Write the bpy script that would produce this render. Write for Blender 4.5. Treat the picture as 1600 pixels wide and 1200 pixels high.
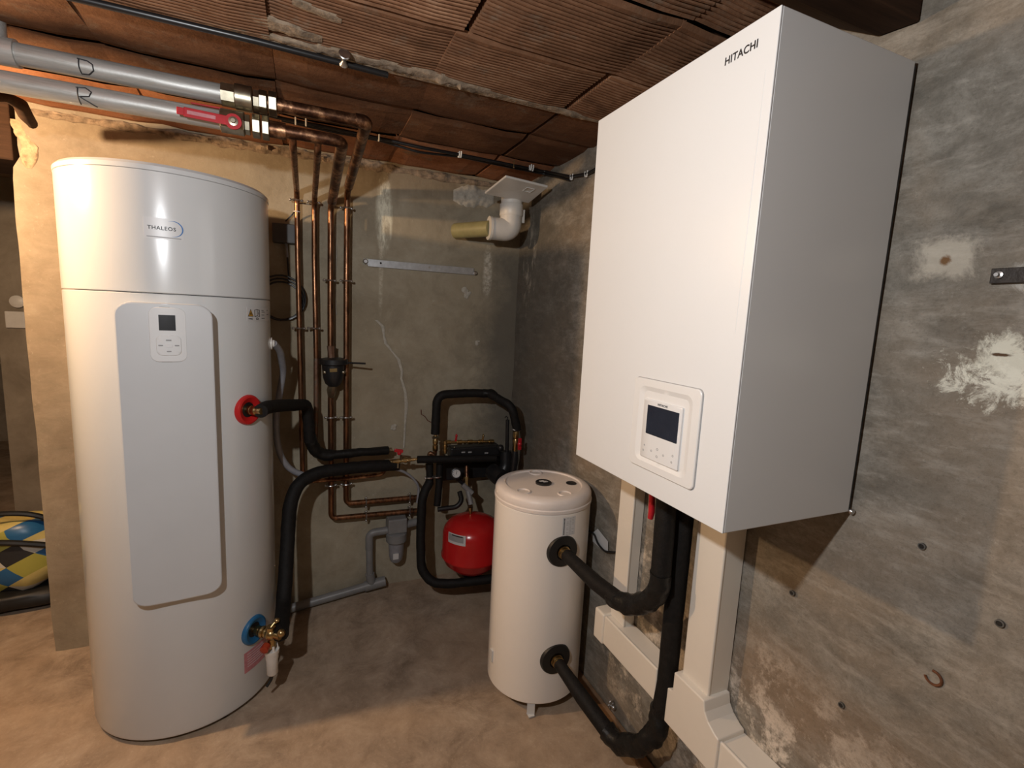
import bpy, bmesh, math, random
from mathutils import Vector, Matrix, noise as mnoise

for o in list(bpy.data.objects):
    bpy.data.objects.remove(o)
scene = bpy.context.scene
COL = scene.collection
PI = math.pi
random.seed(7)

# ------------------------------------------------------------------ camera
# metres; X runs towards the right-hand wall, Y towards the back wall, Z up, floor at 0
cam_data = bpy.data.cameras.new('camera')
cam_data.sensor_fit = 'HORIZONTAL'
cam_data.sensor_width = 36.0
cam_data.lens = 16.975
cam_data.clip_start = 0.02
cam = bpy.data.objects.new('camera', cam_data)
COL.objects.link(cam)
cam.location = (0.0, 0.0, 1.51)
YAW, PITCH, ROLL = 0.40794, 0.13662, 0.04805
fw = Vector((math.sin(YAW) * math.cos(PITCH), math.cos(YAW) * math.cos(PITCH), -math.sin(PITCH)))
r0 = Vector((math.cos(YAW), -math.sin(YAW), 0))
u0 = r0.cross(fw)
rt = r0 * math.cos(ROLL) + u0 * math.sin(ROLL)
up = -r0 * math.sin(ROLL) + u0 * math.cos(ROLL)
cam.rotation_euler = Matrix((rt, up, -fw)).transposed().to_euler()
scene.camera = cam

# ------------------------------------------------------------------ world, lamps, exposure
world = bpy.data.worlds.new('world')
scene.world = world
world.use_nodes = True
world.node_tree.nodes['Background'].inputs[0].default_value = (0.9, 0.8, 0.7, 1)
world.node_tree.nodes['Background'].inputs[1].default_value = 0.004
def lamp(name, loc, watts, col, radius):
    d = bpy.data.lights.new(name, 'POINT')
    d.energy = watts; d.color = col; d.shadow_soft_size = radius
    o = bpy.data.objects.new(name, d); COL.objects.link(o); o.location = loc
    return o
lamp('pendant_bulb_light', (-0.40, 0.32, 1.86), 15.5, (0.97, 0.985, 1.0), 0.022)
lamp('warm_bulb_light', (-1.25, 1.81, 1.975), 23.0, (1.0, 0.66, 0.37), 0.03)
scene.view_settings.view_transform = 'Standard'
scene.view_settings.look = 'None'
scene.view_settings.exposure = 1.8
scene.view_settings.gamma = 1.0
scene.view_settings.use_curve_mapping = False

# ------------------------------------------------------------------ material helpers
class NT:
    def __init__(s, name):
        s.m = bpy.data.materials.new(name); s.m.use_nodes = True
        s.t = s.m.node_tree; s.b = s.t.nodes['Principled BSDF']
        s._pos = None; s._obj = None
    def n(s, kind): return s.t.nodes.new(kind)
    def put(s, sock, val):
        if hasattr(val, 'is_linked'): s.t.links.new(val, sock)
        else:
            if isinstance(val, (tuple, list)) and len(val) == 3 and sock.type == 'RGBA': val = (*val, 1)
            sock.default_value = val
    def pos(s):
        if s._pos is None: s._pos = s.n('ShaderNodeNewGeometry').outputs['Position']
        return s._pos
    def obj(s):
        if s._obj is None: s._obj = s.n('ShaderNodeTexCoord').outputs['Object']
        return s._obj
    def math(s, op, a, b=0.0, c=0.0, clamp=False):
        m = s.n('ShaderNodeMath'); m.operation = op; m.use_clamp = clamp
        s.put(m.inputs[0], a); s.put(m.inputs[1], b); s.put(m.inputs[2], c)
        return m.outputs[0]
    def xyz(s, v):
        m = s.n('ShaderNodeSeparateXYZ'); s.put(m.inputs[0], v); return m.outputs
    def map(s, v, scale=(1, 1, 1), rot=(0, 0, 0), loc=(0, 0, 0)):
        m = s.n('ShaderNodeMapping'); s.put(m.inputs[0], v)
        m.inputs['Scale'].default_value = scale; m.inputs['Rotation'].default_value = rot; m.inputs['Location'].default_value = loc
        return m.outputs[0]
    def noise(s, v, scale, detail=4, rough=0.6, dist=0.0):
        m = s.n('ShaderNodeTexNoise'); s.put(m.inputs['Vector'], v)
        m.inputs['Scale'].default_value = scale; m.inputs['Detail'].default_value = detail
        m.inputs['Roughness'].default_value = rough; m.inputs['Distortion'].default_value = dist
        return m.outputs['Fac']
    def ramp(s, f, stops):
        m = s.n('ShaderNodeValToRGB'); s.put(m.inputs[0], f)
        e = m.color_ramp.elements
        while len(e) < len(stops): e.new(0.5)
        for q, (p, c) in zip(e, stops):
            q.position = p; q.color = (c, c, c, 1) if isinstance(c, (int, float)) else (*c, 1)
        return m.outputs['Color']
    def mix(s, f, a, b, mode='MIX'):
        m = s.n('ShaderNodeMix'); m.data_type = 'RGBA'; m.blend_type = mode
        s.put(m.inputs[0], f); s.put(m.inputs[6], a); s.put(m.inputs[7], b)
        return m.outputs[2]
    def bump(s, h, strength=0.3, dist=0.01):
        m = s.n('ShaderNodeBump'); m.inputs['Strength'].default_value = strength; m.inputs['Distance'].default_value = dist
        s.put(m.inputs['Height'], h); s.put(s.b.inputs['Normal'], m.outputs[0])
    def blob(s, u, v, cu, cv, au, av, wob, amt=0.5, soft=0.2, box=False):
        du = s.math('DIVIDE', s.math('SUBTRACT', u, cu), au); dv = s.math('DIVIDE', s.math('SUBTRACT', v, cv), av)
        if box: d = s.math('MAXIMUM', s.math('ABSOLUTE', du), s.math('ABSOLUTE', dv))
        else: d = s.math('SQRT', s.math('ADD', s.math('MULTIPLY', du, du), s.math('MULTIPLY', dv, dv)))
        d = s.math('ADD', d, s.math('MULTIPLY', s.math('SUBTRACT', wob, 0.5), amt * 2))
        return s.math('DIVIDE', s.math('SUBTRACT', 1.0, d), soft, clamp=True)
    def done(s, color=None, rough=None, metal=None, spec=None, coat=None):
        if color is not None: s.put(s.b.inputs['Base Color'], color)
        if rough is not None: s.put(s.b.inputs['Roughness'], rough)
        if metal is not None: s.put(s.b.inputs['Metallic'], metal)
        if spec is not None: s.put(s.b.inputs['Specular IOR Level'], spec)
        if coat is not None: s.put(s.b.inputs['Coat Weight'], coat); s.b.inputs['Coat Roughness'].default_value = 0.12
        return s.m

M = {}
def plain(name, col, rough=0.5, metal=0.0, var=0.12, scale=30, bump=0.0, coat=None, spec=None):
    n = NT(name)
    f = n.noise(n.obj(), scale, 3, 0.6)
    a = tuple(c * (1 - var) for c in col); b = tuple(min(1, c * (1 + var)) for c in col)
    c = n.ramp(f, [(0.3, a), (0.7, b)])
    if bump: n.bump(n.noise(n.obj(), scale * 3, 4, 0.6), bump, 0.004)
    M[name] = n.done(c, rough, metal, coat=coat, spec=spec)
    return M[name]

plain('white_enamel', (0.600, 0.612, 0.612), 0.22, var=0.015, scale=4, coat=0.3)
plain('panel_grey', (0.540, 0.552, 0.560), 0.35, var=0.02, scale=6)
plain('pod_white', (0.660, 0.665, 0.665), 0.3, var=0.01)
plain('box_white', (0.660, 0.670, 0.672), 0.26, var=0.012, scale=3)
plain('bezel_white', (0.670, 0.670, 0.660), 0.4, var=0.01)
plain('buffer_cream', (0.790, 0.745, 0.690), 0.35, var=0.015, scale=4)
plain('lid_cream', (0.720, 0.655, 0.610), 0.45, var=0.05, scale=9)
plain('trunking', (0.770, 0.720, 0.640), 0.4, var=0.02, scale=5)
plain('black_foam', (0.009, 0.008, 0.0075), 0.66, var=0.3, scale=60, bump=0.35, spec=0.22)
plain('black_tape', (0.008, 0.008, 0.008), 0.40, var=0.3, scale=50, bump=0.4, spec=0.3)
plain('black_plastic', (0.012, 0.012, 0.013), 0.4, var=0.2)
plain('black_rubber', (0.008, 0.008, 0.008), 0.5, var=0.2)
plain('screen', (0.012, 0.016, 0.028), 0.22, var=0.15, scale=20)
plain('display', (0.02, 0.021, 0.024), 0.25, var=0.1)
plain('ink', (0.015, 0.015, 0.018), 0.5, var=0.05)
plain('ink_grey', (0.30, 0.30, 0.30), 0.5, var=0.05)
plain('ink_blue', (0.05, 0.17, 0.42), 0.4, var=0.1)
plain('paper', (0.580, 0.580, 0.580), 0.35, var=0.02)
plain('red_plastic', (0.50, 0.015, 0.015), 0.35, var=0.1)
plain('red_paint', (0.500, 0.014, 0.014), 0.22, var=0.08, scale=8)
plain('red_handle', (0.45, 0.012, 0.02), 0.35, var=0.15)
plain('orange_cap', (0.33, 0.035, 0.012), 0.4, var=0.1)
plain('blue_plastic', (0.015, 0.12, 0.27), 0.4, var=0.15)
plain('navy', (0.008, 0.010, 0.03), 0.4, var=0.2)
plain('pink_label', (0.50, 0.20, 0.22), 0.5, var=0.15, scale=60)
plain('amber', (0.45, 0.24, 0.03), 0.5, var=0.1)
plain('brass', (0.480, 0.350, 0.170), 0.28, 1.0, var=0.2, scale=40)
plain('nickel', (0.420, 0.380, 0.290), 0.36, 1.0, var=0.2, scale=40)
plain('steel', (0.55, 0.55, 0.55), 0.35, 1.0, var=0.15, scale=30)
plain('zinc_strip', (0.52, 0.54, 0.56), 0.42, 0.7, var=0.12, scale=40)
plain('white_plastic', (0.72, 0.70, 0.66), 0.4, var=0.04)
plain('clip_white', (0.75, 0.75, 0.72), 0.35, var=0.1)
plain('pvc_white', (0.66, 0.64, 0.60), 0.4, var=0.06, scale=12)
plain('pvc_yellow', (0.270, 0.245, 0.115), 0.45, var=0.12, scale=20)
plain('pvc_grey', (0.20, 0.20, 0.20), 0.42, var=0.12, scale=15)
plain('hose_grey', (0.24, 0.24, 0.26), 0.3, var=0.12)
plain('box_grey', (0.055, 0.052, 0.048), 0.5, var=0.1)
plain('rust', (0.13, 0.045, 0.015), 0.8, var=0.5, scale=40, bump=0.4)
plain('dark_iron', (0.035, 0.027, 0.022), 0.55, 0.4, var=0.4, scale=30, bump=0.3)
plain('hole_dark', (0.015, 0.012, 0.009), 0.9, var=0.3)
plain('rawl_plug', (0.09, 0.085, 0.075), 0.7, var=0.2)
plain('wood_strip', (0.22, 0.13, 0.07), 0.8, var=0.3, scale=20, bump=0.3)
plain('crack_white', (0.420, 0.390, 0.330), 0.9, var=0.2, scale=50, bump=0.3)
plain('mortar', (0.220, 0.165, 0.115), 0.95, var=0.45, scale=35, bump=0.6)
plain('mortar_warm', (0.40, 0.28, 0.17), 0.95, var=0.4, scale=35, bump=0.6)
plain('pencil', (0.02, 0.02, 0.022), 0.6, var=0.1)
plain('cable_black', (0.010, 0.010, 0.011), 0.35, var=0.15)
plain('red_scrawl', (0.13, 0.035, 0.02), 0.8, var=0.2)

# galvanised pipe
n = NT('galvanised')
f = n.noise(n.map(n.obj(), (3, 30, 30)), 3.0, 5, 0.65)
n.bump(n.noise(n.obj(), 120, 3), 0.08, 0.002)
M['galvanised'] = n.done(n.ramp(f, [(0.25, (0.30, 0.295, 0.27)), (0.55, (0.46, 0.46, 0.44)), (0.8, (0.55, 0.55, 0.54))]), n.ramp(f, [(0.3, 0.52), (0.8, 0.36)]), 0.45)
# copper, tarnished
n = NT('copper')
f = n.noise(n.obj(), 14, 5, 0.7)
g = n.noise(n.map(n.obj(), (25, 25, 4)), 2.5, 3, 0.6)
c = n.mix(n.ramp(g, [(0.42, 0.0), (0.68, 1.0)]), n.ramp(f, [(0.3, (0.19, 0.088, 0.043)), (0.7, (0.37, 0.185, 0.10))]), (0.05, 0.029, 0.019))
M['copper'] = n.done(c, n.ramp(g, [(0.3, 0.28), (0.7, 0.45)]), 0.92)
n = NT('copper_dark')
f = n.noise(n.obj(), 22, 5, 0.7)
c = n.ramp(f, [(0.35, (0.055, 0.026, 0.018)), (0.5, (0.17, 0.082, 0.045)), (0.64, (0.55, 0.31, 0.17))])
M['copper_dark'] = n.done(c, 0.38, 0.9)
n = NT('copper_green')
f = n.noise(n.obj(), 18, 5, 0.7)
c = n.ramp(f, [(0.3, (0.12, 0.055, 0.03)), (0.5, (0.20, 0.11, 0.07)), (0.68, (0.10, 0.12, 0.10))])
M['copper_green'] = n.done(c, 0.45, 0.6)

# bare concrete of the right-hand wall
n = NT('concrete_right')
x, y, z = n.xyz(n.pos())
big = n.noise(n.pos(), 1.6, 5, 0.62, 0.4)
mid = n.noise(n.map(n.pos(), (1, 1, 1.5)), 6.0, 12, 0.80, 0.2)
fine = n.noise(n.pos(), 55, 6, 0.8)
streak = n.noise(n.map(n.pos(), (1, 1, 4), (0.5, 0, 0)), 9, 5, 0.7)
c = n.ramp(mid, [(0.30, (0.085, 0.076, 0.062)), (0.5, (0.185, 0.169, 0.142)), (0.70, (0.33, 0.308, 0.268))])
c = n.mix(n.math('MULTIPLY', n.ramp(big, [(0.42, 0.0), (0.62, 1.0)]), 0.6), c, (0.281, 0.212, 0.145))
c = n.mix(n.math('MULTIPLY', n.ramp(streak, [(0.5, 0.0), (0.72, 1.0)]), 0.35), c, (0.510, 0.476, 0.416))
c = n.mix(n.math('MULTIPLY', n.ramp(fine, [(0.60, 0.0), (0.72, 1.0)]), 0.22), c, (0.612, 0.578, 0.510))
# darker band running up the corner with the back wall
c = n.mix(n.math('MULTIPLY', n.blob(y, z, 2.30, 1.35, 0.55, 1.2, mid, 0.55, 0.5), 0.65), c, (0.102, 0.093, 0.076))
# pale lime bloom low on the wall
low = n.math('MULTIPLY', n.blob(y, z, 0.75, 0.42, 0.62, 0.34, mid, 0.7, 0.5), n.ramp(n.noise(n.pos(), 10, 8, 0.75, 0.15), [(0.50, 0.0), (0.60, 1.0)]))
c = n.mix(n.math('MULTIPLY', low, 0.85), c, (0.782, 0.697, 0.595))
low2 = n.math('MULTIPLY', n.blob(y, z, 1.2, 0.45, 0.35, 0.55, mid, 0.6, 0.5), n.ramp(n.noise(n.pos(), 12, 8, 0.75, 0.15), [(0.5, 0.0), (0.63, 1.0)]))
c = n.mix(n.math('MULTIPLY', low2, 0.75), c, (0.714, 0.612, 0.493))
brown = n.blob(y, z, 0.72, 0.62, 0.42, 0.16, mid, 0.6, 0.7)
c = n.mix(n.math('MULTIPLY', brown, 0.45), c, (0.272, 0.178, 0.105))
cs = n.math('MULTIPLY', n.blob(y, z, 2.34, 1.80, 0.10, 0.30, mid, 0.6, 0.5), n.ramp(n.noise(n.map(n.pos(), (1, 1, 0.35)), 26, 6, 0.75), [(0.52, 0.0), (0.62, 1.0)]))
c = n.mix(n.math('MULTIPLY', cs, 0.8), c, (0.42, 0.38, 0.31))
sp = n.noise(n.pos(), 130, 5, 0.8)
c = n.mix(n.math('MULTIPLY', n.ramp(sp, [(0.52, 0.0), (0.66, 1.0)]), 0.30), c, (0.07, 0.062, 0.05))
# two filler patches and a third lighter scrape
w2 = n.noise(n.pos(), 24, 9, 0.8, 0.6)
P1 = n.blob(y, z, 0.527, 1.655, 0.055, 0.040, w2, 0.8, 0.4, True)
c = n.mix(n.math('MULTIPLY', P1, 0.45), c, (0.680, 0.620, 0.510))
P2 = n.blob(y, z, 0.418, 1.475, 0.066, 0.052, w2, 1.7, 0.5)
c = n.mix(n.math('MULTIPLY', P2, 0.8), c, (0.800, 0.782, 0.654))
P3 = n.blob(y, z, 0.41, 1.440, 0.085, 0.034, w2, 3.2, 0.6)
c = n.mix(n.math('MULTIPLY', P3, 0.75), c, (0.800, 0.782, 0.663))
P4 = n.blob(y, z, 0.37, 1.615, 0.07, 0.030, w2, 1.4, 0.6)
c = n.mix(n.math('MULTIPLY', P4, 0.6), c, (0.714, 0.697, 0.646))
S1 = n.blob(y, z, 0.527, 1.650, 0.010, 0.010, w2, 1.1, 0.5)
c = n.mix(S1, c, (0.170, 0.093, 0.043))
S2 = n.blob(y, z, 0.425, 1.487, 0.018, 0.0035, w2, 0.8, 0.5)
c = n.mix(S2, c, (0.102, 0.060, 0.034))
n.bump(n.mix(0.35, mid, fine), 0.35, 0.012)
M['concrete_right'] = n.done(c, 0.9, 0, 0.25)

# rendered back wall
n = NT('concrete_back')
x, y, z = n.xyz(n.pos())
big = n.noise(n.pos(), 1.3, 5, 0.6, 0.3)
mid = n.noise(n.pos(), 5, 9, 0.72, 0.3)
fine = n.noise(n.pos(), 60, 4, 0.7)
drip = n.noise(n.map(n.pos(), (14, 1, 0.7)), 1.0, 4, 0.6)
c = n.ramp(mid, [(0.28, (0.224, 0.190, 0.137)), (0.5, (0.332, 0.289, 0.213)), (0.74, (0.427, 0.380, 0.289))])
c = n.mix(n.math('MULTIPLY', n.ramp(big, [(0.45, 0.0), (0.65, 1.0)]), 0.5), c, (0.275, 0.224, 0.148))
c = n.mix(n.math('MULTIPLY', n.blob(x, z, -0.75, 1.2, 0.62, 1.7, mid, 0.25, 0.6), 0.6), c, n.ramp(n.noise(n.map(n.pos(), (1, 1, 2)), 8, 8, 0.72, 0.6), [(0.3, (0.125, 0.086, 0.055)), (0.5, (0.190, 0.135, 0.090)), (0.7, (0.26, 0.195, 0.138))]))  # left end darkened in colour to offset the close warm lamp
c = n.mix(n.math('MULTIPLY', n.ramp(fine, [(0.62, 0.0), (0.72, 1.0)]), 0.18), c, (0.627, 0.570, 0.475))
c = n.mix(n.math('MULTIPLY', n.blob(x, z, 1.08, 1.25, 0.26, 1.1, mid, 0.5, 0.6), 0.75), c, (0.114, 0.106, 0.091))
c = n.mix(n.math('MULTIPLY', n.blob(x, z, 0.5, 2.2, 0.9, 0.17, drip, 0.6, 0.7), 0.55), c, (0.162, 0.114, 0.067))
st = n.math('MULTIPLY', n.blob(x, z, 0.36, 1.98, 0.045, 0.20, mid, 0.7, 0.4), n.ramp(n.noise(n.map(n.pos(), (1, 1, 0.3)), 40, 4, 0.7), [(0.4, 0.2), (0.6, 1.0)]))
c = n.mix(n.math('MULTIPLY', st, 0.95), c, (0.800, 0.779, 0.627))
st2 = n.math('MULTIPLY', n.blob(x, z, 0.345, 1.70, 0.014, 0.20, mid, 0.8, 0.5), n.ramp(fine, [(0.4, 0.2), (0.6, 1.0)]))
c = n.mix(n.math('MULTIPLY', st2, 0.4), c, (0.760, 0.703, 0.570))
st3 = n.math('MULTIPLY', n.blob(x, z, 0.90, 1.74, 0.03, 0.16, mid, 0.9, 0.5), n.ramp(fine, [(0.4, 0.2), (0.6, 1.0)]))
c = n.mix(n.math('MULTIPLY', st3, 0.6), c, (0.798, 0.741, 0.627))
n.bump(n.mix(0.4, mid, fine), 0.3, 0.010)
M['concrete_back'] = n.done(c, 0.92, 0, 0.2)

n = NT('concrete_plain')
mid = n.noise(n.pos(), 4, 6, 0.65, 0.4)
c = n.ramp(mid, [(0.28, (0.204, 0.170, 0.128)), (0.72, (0.374, 0.323, 0.255))])
n.bump(mid, 0.3, 0.01)
M['concrete_plain'] = n.done(c, 0.95, 0, 0.2)

# trodden concrete floor
n = NT('floor_concrete')
big = n.noise(n.pos(), 1.7, 6, 0.6, 0.6)
mid = n.noise(n.pos(), 7, 10, 0.75, 0.4)
fine = n.noise(n.pos(), 80, 4, 0.7)
c = n.ramp(mid, [(0.30, (0.165, 0.120, 0.083)), (0.5, (0.320, 0.245, 0.180)), (0.72, (0.480, 0.384, 0.288))])
c = n.mix(n.math('MULTIPLY', n.ramp(big, [(0.40, 0.0), (0.66, 1.0)]), 0.55), c, (0.438, 0.311, 0.205))
c = n.mix(n.math('MULTIPLY', n.ramp(fine, [(0.58, 0.0), (0.70, 1.0)]), 0.22), c, (0.630, 0.520, 0.394))
c = n.mix(n.math('MULTIPLY', n.ramp(n.noise(n.pos(), 3.1, 5, 0.7), [(0.55, 0.0), (0.72, 1.0)]), 0.5), c, (0.201, 0.155, 0.113))
n.bump(n.mix(0.4, mid, fine), 0.3, 0.012)
M['floor_concrete'] = n.done(c, 0.8, 0, 0.3)

# clay ceiling blocks
def clay(name, lo, mid_, hi, soil):
    n = NT(name)
    rnd = n.n('ShaderNodeObjectInfo').outputs['Random']
    f = n.noise(n.map(n.pos(), (0.6, 1.3, 1)), 7, 9, 0.74, 0.4)
    c = n.ramp(f, [(0.30, lo), (0.5, mid_), (0.72, hi)])
    c = n.mix(n.math('MULTIPLY', rnd, 0.35), c, tuple(v * 0.5 for v in mid_))
    g = n.noise(n.pos(), 9, 6, 0.72, 0.3)
    c = n.mix(n.math('MULTIPLY', n.ramp(g, [(0.56, 0.0), (0.68, 1.0)]), soil), c, (0.17, 0.135, 0.10))
    n.bump(n.noise(n.pos(), 60, 4, 0.7), 0.35, 0.006)
    M[name] = n.done(c, 0.9, 0, 0.2)
clay('clay_ribbed', (0.085, 0.040, 0.020), (0.20, 0.098, 0.052), (0.35, 0.20, 0.118), 0.5)
clay('clay_smooth', (0.060, 0.026, 0.012), (0.125, 0.055, 0.026), (0.20, 0.098, 0.050), 0.4)
clay('clay_lit_orange', (0.20, 0.075, 0.035), (0.30, 0.125, 0.060), (0.40, 0.19, 0.10), 0.8)  # orange lamplight on the row by the back wall, put into the colour
n = NT('old_wood')
f = n.noise(n.map(n.pos(), (2, 30, 30)), 2, 5, 0.7)
M['old_wood'] = n.done(n.ramp(f, [(0.3, (0.022, 0.011, 0.006)), (0.7, (0.055, 0.027, 0.014))]), 0.85, 0, 0.2)

# checked bag fabric
n = NT('checked_fabric')
p = n.map(n.obj(), (13, 13, 13), (0.3, 0.5, 0.75))
a = n.xyz(p)
def par(v): return n.math('FLOORED_MODULO', n.math('FLOOR', v), 2.0)
i = par(a[0]); j = par(a[2])
c1 = n.mix(i, (0.02, 0.11, 0.26), (0.36, 0.34, 0.07))
c2 = n.mix(i, (0.52, 0.50, 0.44), (0.020, 0.022, 0.026))
k = n.math('FLOORED_MODULO', n.math('FLOOR', n.math('MULTIPLY', n.math('ADD', a[0], a[2]), 0.5)), 2.0)
c = n.mix(j, c1, n.mix(k, c2, (0.55, 0.45, 0.16)))
M['checked_fabric'] = n.done(c, 0.35, 0, 0.5)

# ------------------------------------------------------------------ mesh helpers
def V(*a): return Vector(a[0]) if len(a) == 1 else Vector(a)
class MB:
    def __init__(s): s.v = []; s.f = []
    def add(s, vs, fs):
        o = len(s.v); s.v += [tuple(p) for p in vs]; s.f += [tuple(i + o for i in f) for f in fs]; return s
    def box(s, x0, x1, y0, y1, z0, z1):
        vs = [(x, y, z) for z in (z0, z1) for y in (y0, y1) for x in (x0, x1)]
        return s.add(vs, [(0, 2, 3, 1), (4, 5, 7, 6), (0, 1, 5, 4), (2, 6, 7, 3), (0, 4, 6, 2), (1, 3, 7, 5)])
    def bar(s, a, b, w, h, upv=(0, 0, 1)):
        a, b = V(a), V(b); d = (b - a).normalized(); sd = d.cross(V(upv)).normalized() * w / 2; u = sd.cross(d).normalized() * h / 2
        vs = [p + i * sd + j * u for p in (a, b) for j in (-1, 1) for i in (-1, 1)]
        return s.add(vs, [(0, 2, 3, 1), (4, 5, 7, 6), (0, 1, 5, 4), (2, 6, 7, 3), (0, 4, 6, 2), (1, 3, 7, 5)])
    def tube(s, pts, r, n=14, fillet=0.0, fn=7, caps=True, wob=0.0, sub=0):
        P = [V(p) for p in pts]
        if fillet and len(P) > 2:
            Q = [P[0]]
            for i in range(1, len(P) - 1):
                a, b, c = P[i - 1], P[i], P[i + 1]
                l = min(fillet, (a - b).length * 0.48, (c - b).length * 0.48)
                p0 = b + (a - b).normalized() * l; p1 = b + (c - b).normalized() * l
                for k in range(fn + 1):
                    t = k / fn; Q.append(p0 * (1 - t) ** 2 + b * 2 * t * (1 - t) + p1 * t * t)
            Q.append(P[-1]); P = Q
        if sub:
            Q = []
            for a, b in zip(P, P[1:]):
                m = max(1, int((b - a).length / sub))
                Q += [a.lerp(b, k / m) for k in range(m)]
            Q.append(P[-1]); P = Q
        R = r if isinstance(r, (list, tuple)) else [r] * len(P)
        T = []
        for i in range(len(P)):
            d = P[min(i + 1, len(P) - 1)] - P[max(i - 1, 0)]
            T.append(d.normalized())
        nrm = T[0].orthogonal().normalized()
        vs = []
        for i, (p, t) in enumerate(zip(P, T)):
            nrm = (nrm - t * nrm.dot(t)).normalized(); bi = t.cross(nrm)
            for k in range(n):
                a = 2 * PI * k / n
                q = nrm * math.cos(a) + bi * math.sin(a)
                rr = R[i]
                if wob: rr *= 1 + wob * (mnoise.noise((p + q * R[i]) * 28) + 0.5 * mnoise.noise((p + q * R[i]) * 75))
                vs.append(p + q * rr)
        fs = []
        for i in range(len(P) - 1):
            for k in range(n):
                a = i * n + k; b = i * n + (k + 1) % n
                fs.append((a, b, b + n, a + n))
        if caps:
            fs.append(tuple(reversed(range(n)))); fs.append(tuple(range((len(P) - 1) * n, len(P) * n)))
        return s.add(vs, fs)
    def lathe(s, prof, base=(0, 0, 0), axis=(0, 0, 1), n=32):
        base = V(base); ax = V(axis).normalized(); u = ax.orthogonal().normalized(); w = ax.cross(u)
        vs = []; fs = []; m = len(prof)
        for r, h in prof:
            for k in range(n):
                a = 2 * PI * k / n
                vs.append(base + ax * h + (u * math.cos(a) + w * math.sin(a)) * r)
        for i in range(m - 1):
            for k in range(n):
                a = i * n + k; b = i * n + (k + 1) % n
                fs.append((a, b, b + n, a + n))
        fs.append(tuple(reversed(range(n)))); fs.append(tuple(range((m - 1) * n, m * n)))
        return s.add(vs, fs)
    def cyl(s, a, b, r, n=20):
        return s.tube([a, b], r, n)
    def hexnut(s, a, b, r): return s.tube([a, b], r, 6)
    def prism(s, poly, fn, lo, hi):
        m = len(poly)
        vs = [fn(p[0], p[1], lo) for p in poly] + [fn(p[0], p[1], hi) for p in poly]
        fs = [tuple(range(m)), tuple(reversed(range(m, 2 * m)))] + [(i, i + m, (i + 1) % m + m, (i + 1) % m) for i in range(m)]
        return s.add(vs, fs)
    def ball(s, c, r, n=14, m=9, sq=(1, 1, 1)):
        c = V(c); vs = []; fs = []
        for i in range(m + 1):
            t = PI * i / m
            for k in range(n):
                a = 2 * PI * k / n
                vs.append(c + Vector((math.sin(t) * math.cos(a) * r * sq[0], math.sin(t) * math.sin(a) * r * sq[1], math.cos(t) * r * sq[2])))
        for i in range(m):
            for k in range(n):
                a = i * n + k; b = i * n + (k + 1) % n
                fs.append((a, a + n, b + n, b))
        return s.add(vs, fs)
    def torus(s, c, axis, R, r, n=28, m=8, a0=0.0, a1=2 * PI):
        c = V(c); ax = V(axis).normalized(); u = ax.orthogonal().normalized(); w = ax.cross(u)
        pts = [c + (u * math.cos(a0 + (a1 - a0) * k / n) + w * math.sin(a0 + (a1 - a0) * k / n)) * R for k in range(n + 1)]
        return s.tube(pts, r, m)

def wpos(o):
    v = Vector((0, 0, 0))
    while o is not None: v = v + o.location; o = o.parent
    return v
def obj(name, mb, mat, parent=None, bevel=0.0, segs=2, smooth=40, fixn=True):
    lo = [min(p[i] for p in mb.v) for i in range(3)]; hi = [max(p[i] for p in mb.v) for i in range(3)]
    org = Vector(((lo[0] + hi[0]) / 2, (lo[1] + hi[1]) / 2, lo[2]))
    me = bpy.data.meshes.new(name)
    me.from_pydata([(p[0] - org.x, p[1] - org.y, p[2] - org.z) for p in mb.v], [], mb.f)
    bm = bmesh.new(); bm.from_mesh(me)
    bmesh.ops.remove_doubles(bm, verts=bm.verts, dist=1e-5)
    if fixn: bmesh.ops.recalc_face_normals(bm, faces=bm.faces)
    if bevel:
        es = [e for e in bm.edges if len(e.link_faces) == 2 and e.calc_face_angle(0) > 0.6]
        bmesh.ops.bevel(bm, geom=es, offset=bevel, segments=segs, profile=0.5, affect='EDGES', clamp_overlap=True)
    bm.to_mesh(me); bm.free()
    me.materials.append(M[mat])
    for p in me.polygons: p.use_smooth = True
    me.set_sharp_from_angle(angle=math.radians(14 if bevel and smooth == 40 else smooth))
    o = bpy.data.objects.new(name, me); COL.objects.link(o)
    if parent is not None:
        o.parent = parent; o.location = org - wpos(parent)
    else: o.location = org
    return o
def thing(name, loc, label, cat, group=None):
    o = bpy.data.objects.new(name, None); COL.objects.link(o)
    o.empty_display_size = 0.05; o.location = loc
    return tag(o, label, cat, group)
def tag(o, label, cat, group=None):
    o['label'] = label; o['category'] = cat
    if group: o['group'] = group
    return o
def lab(o, label): o['label'] = label; return o
def struct(o): o['kind'] = 'structure'; return o
def text_mesh(s, size, align='CENTER', spread=1.0, bold=0.022):
    cu = bpy.data.curves.new('t', 'FONT'); cu.body = s; cu.size = size; cu.align_x = align; cu.align_y = 'CENTER'
    cu.extrude = 0.0; cu.offset = size * bold; cu.space_character = spread; cu.resolution_u = 4
    ob = bpy.data.objects.new('t', cu); COL.objects.link(ob)
    me = bpy.data.meshes.new_from_object(ob)
    vs = [tuple(v.co) for v in me.vertices]; fs = [tuple(p.vertices) for p in me.polygons]
    bpy.data.objects.remove(ob); bpy.data.curves.remove(cu); bpy.data.meshes.remove(me)
    return vs, fs
def text_on(s, size, fn, spread=1.0, sx=1.0):
    vs, fs = text_mesh(s, size, spread=spread)
    mb = MB(); mb.add([fn(v[0] * sx, v[1]) for v in vs], fs); return mb
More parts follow.
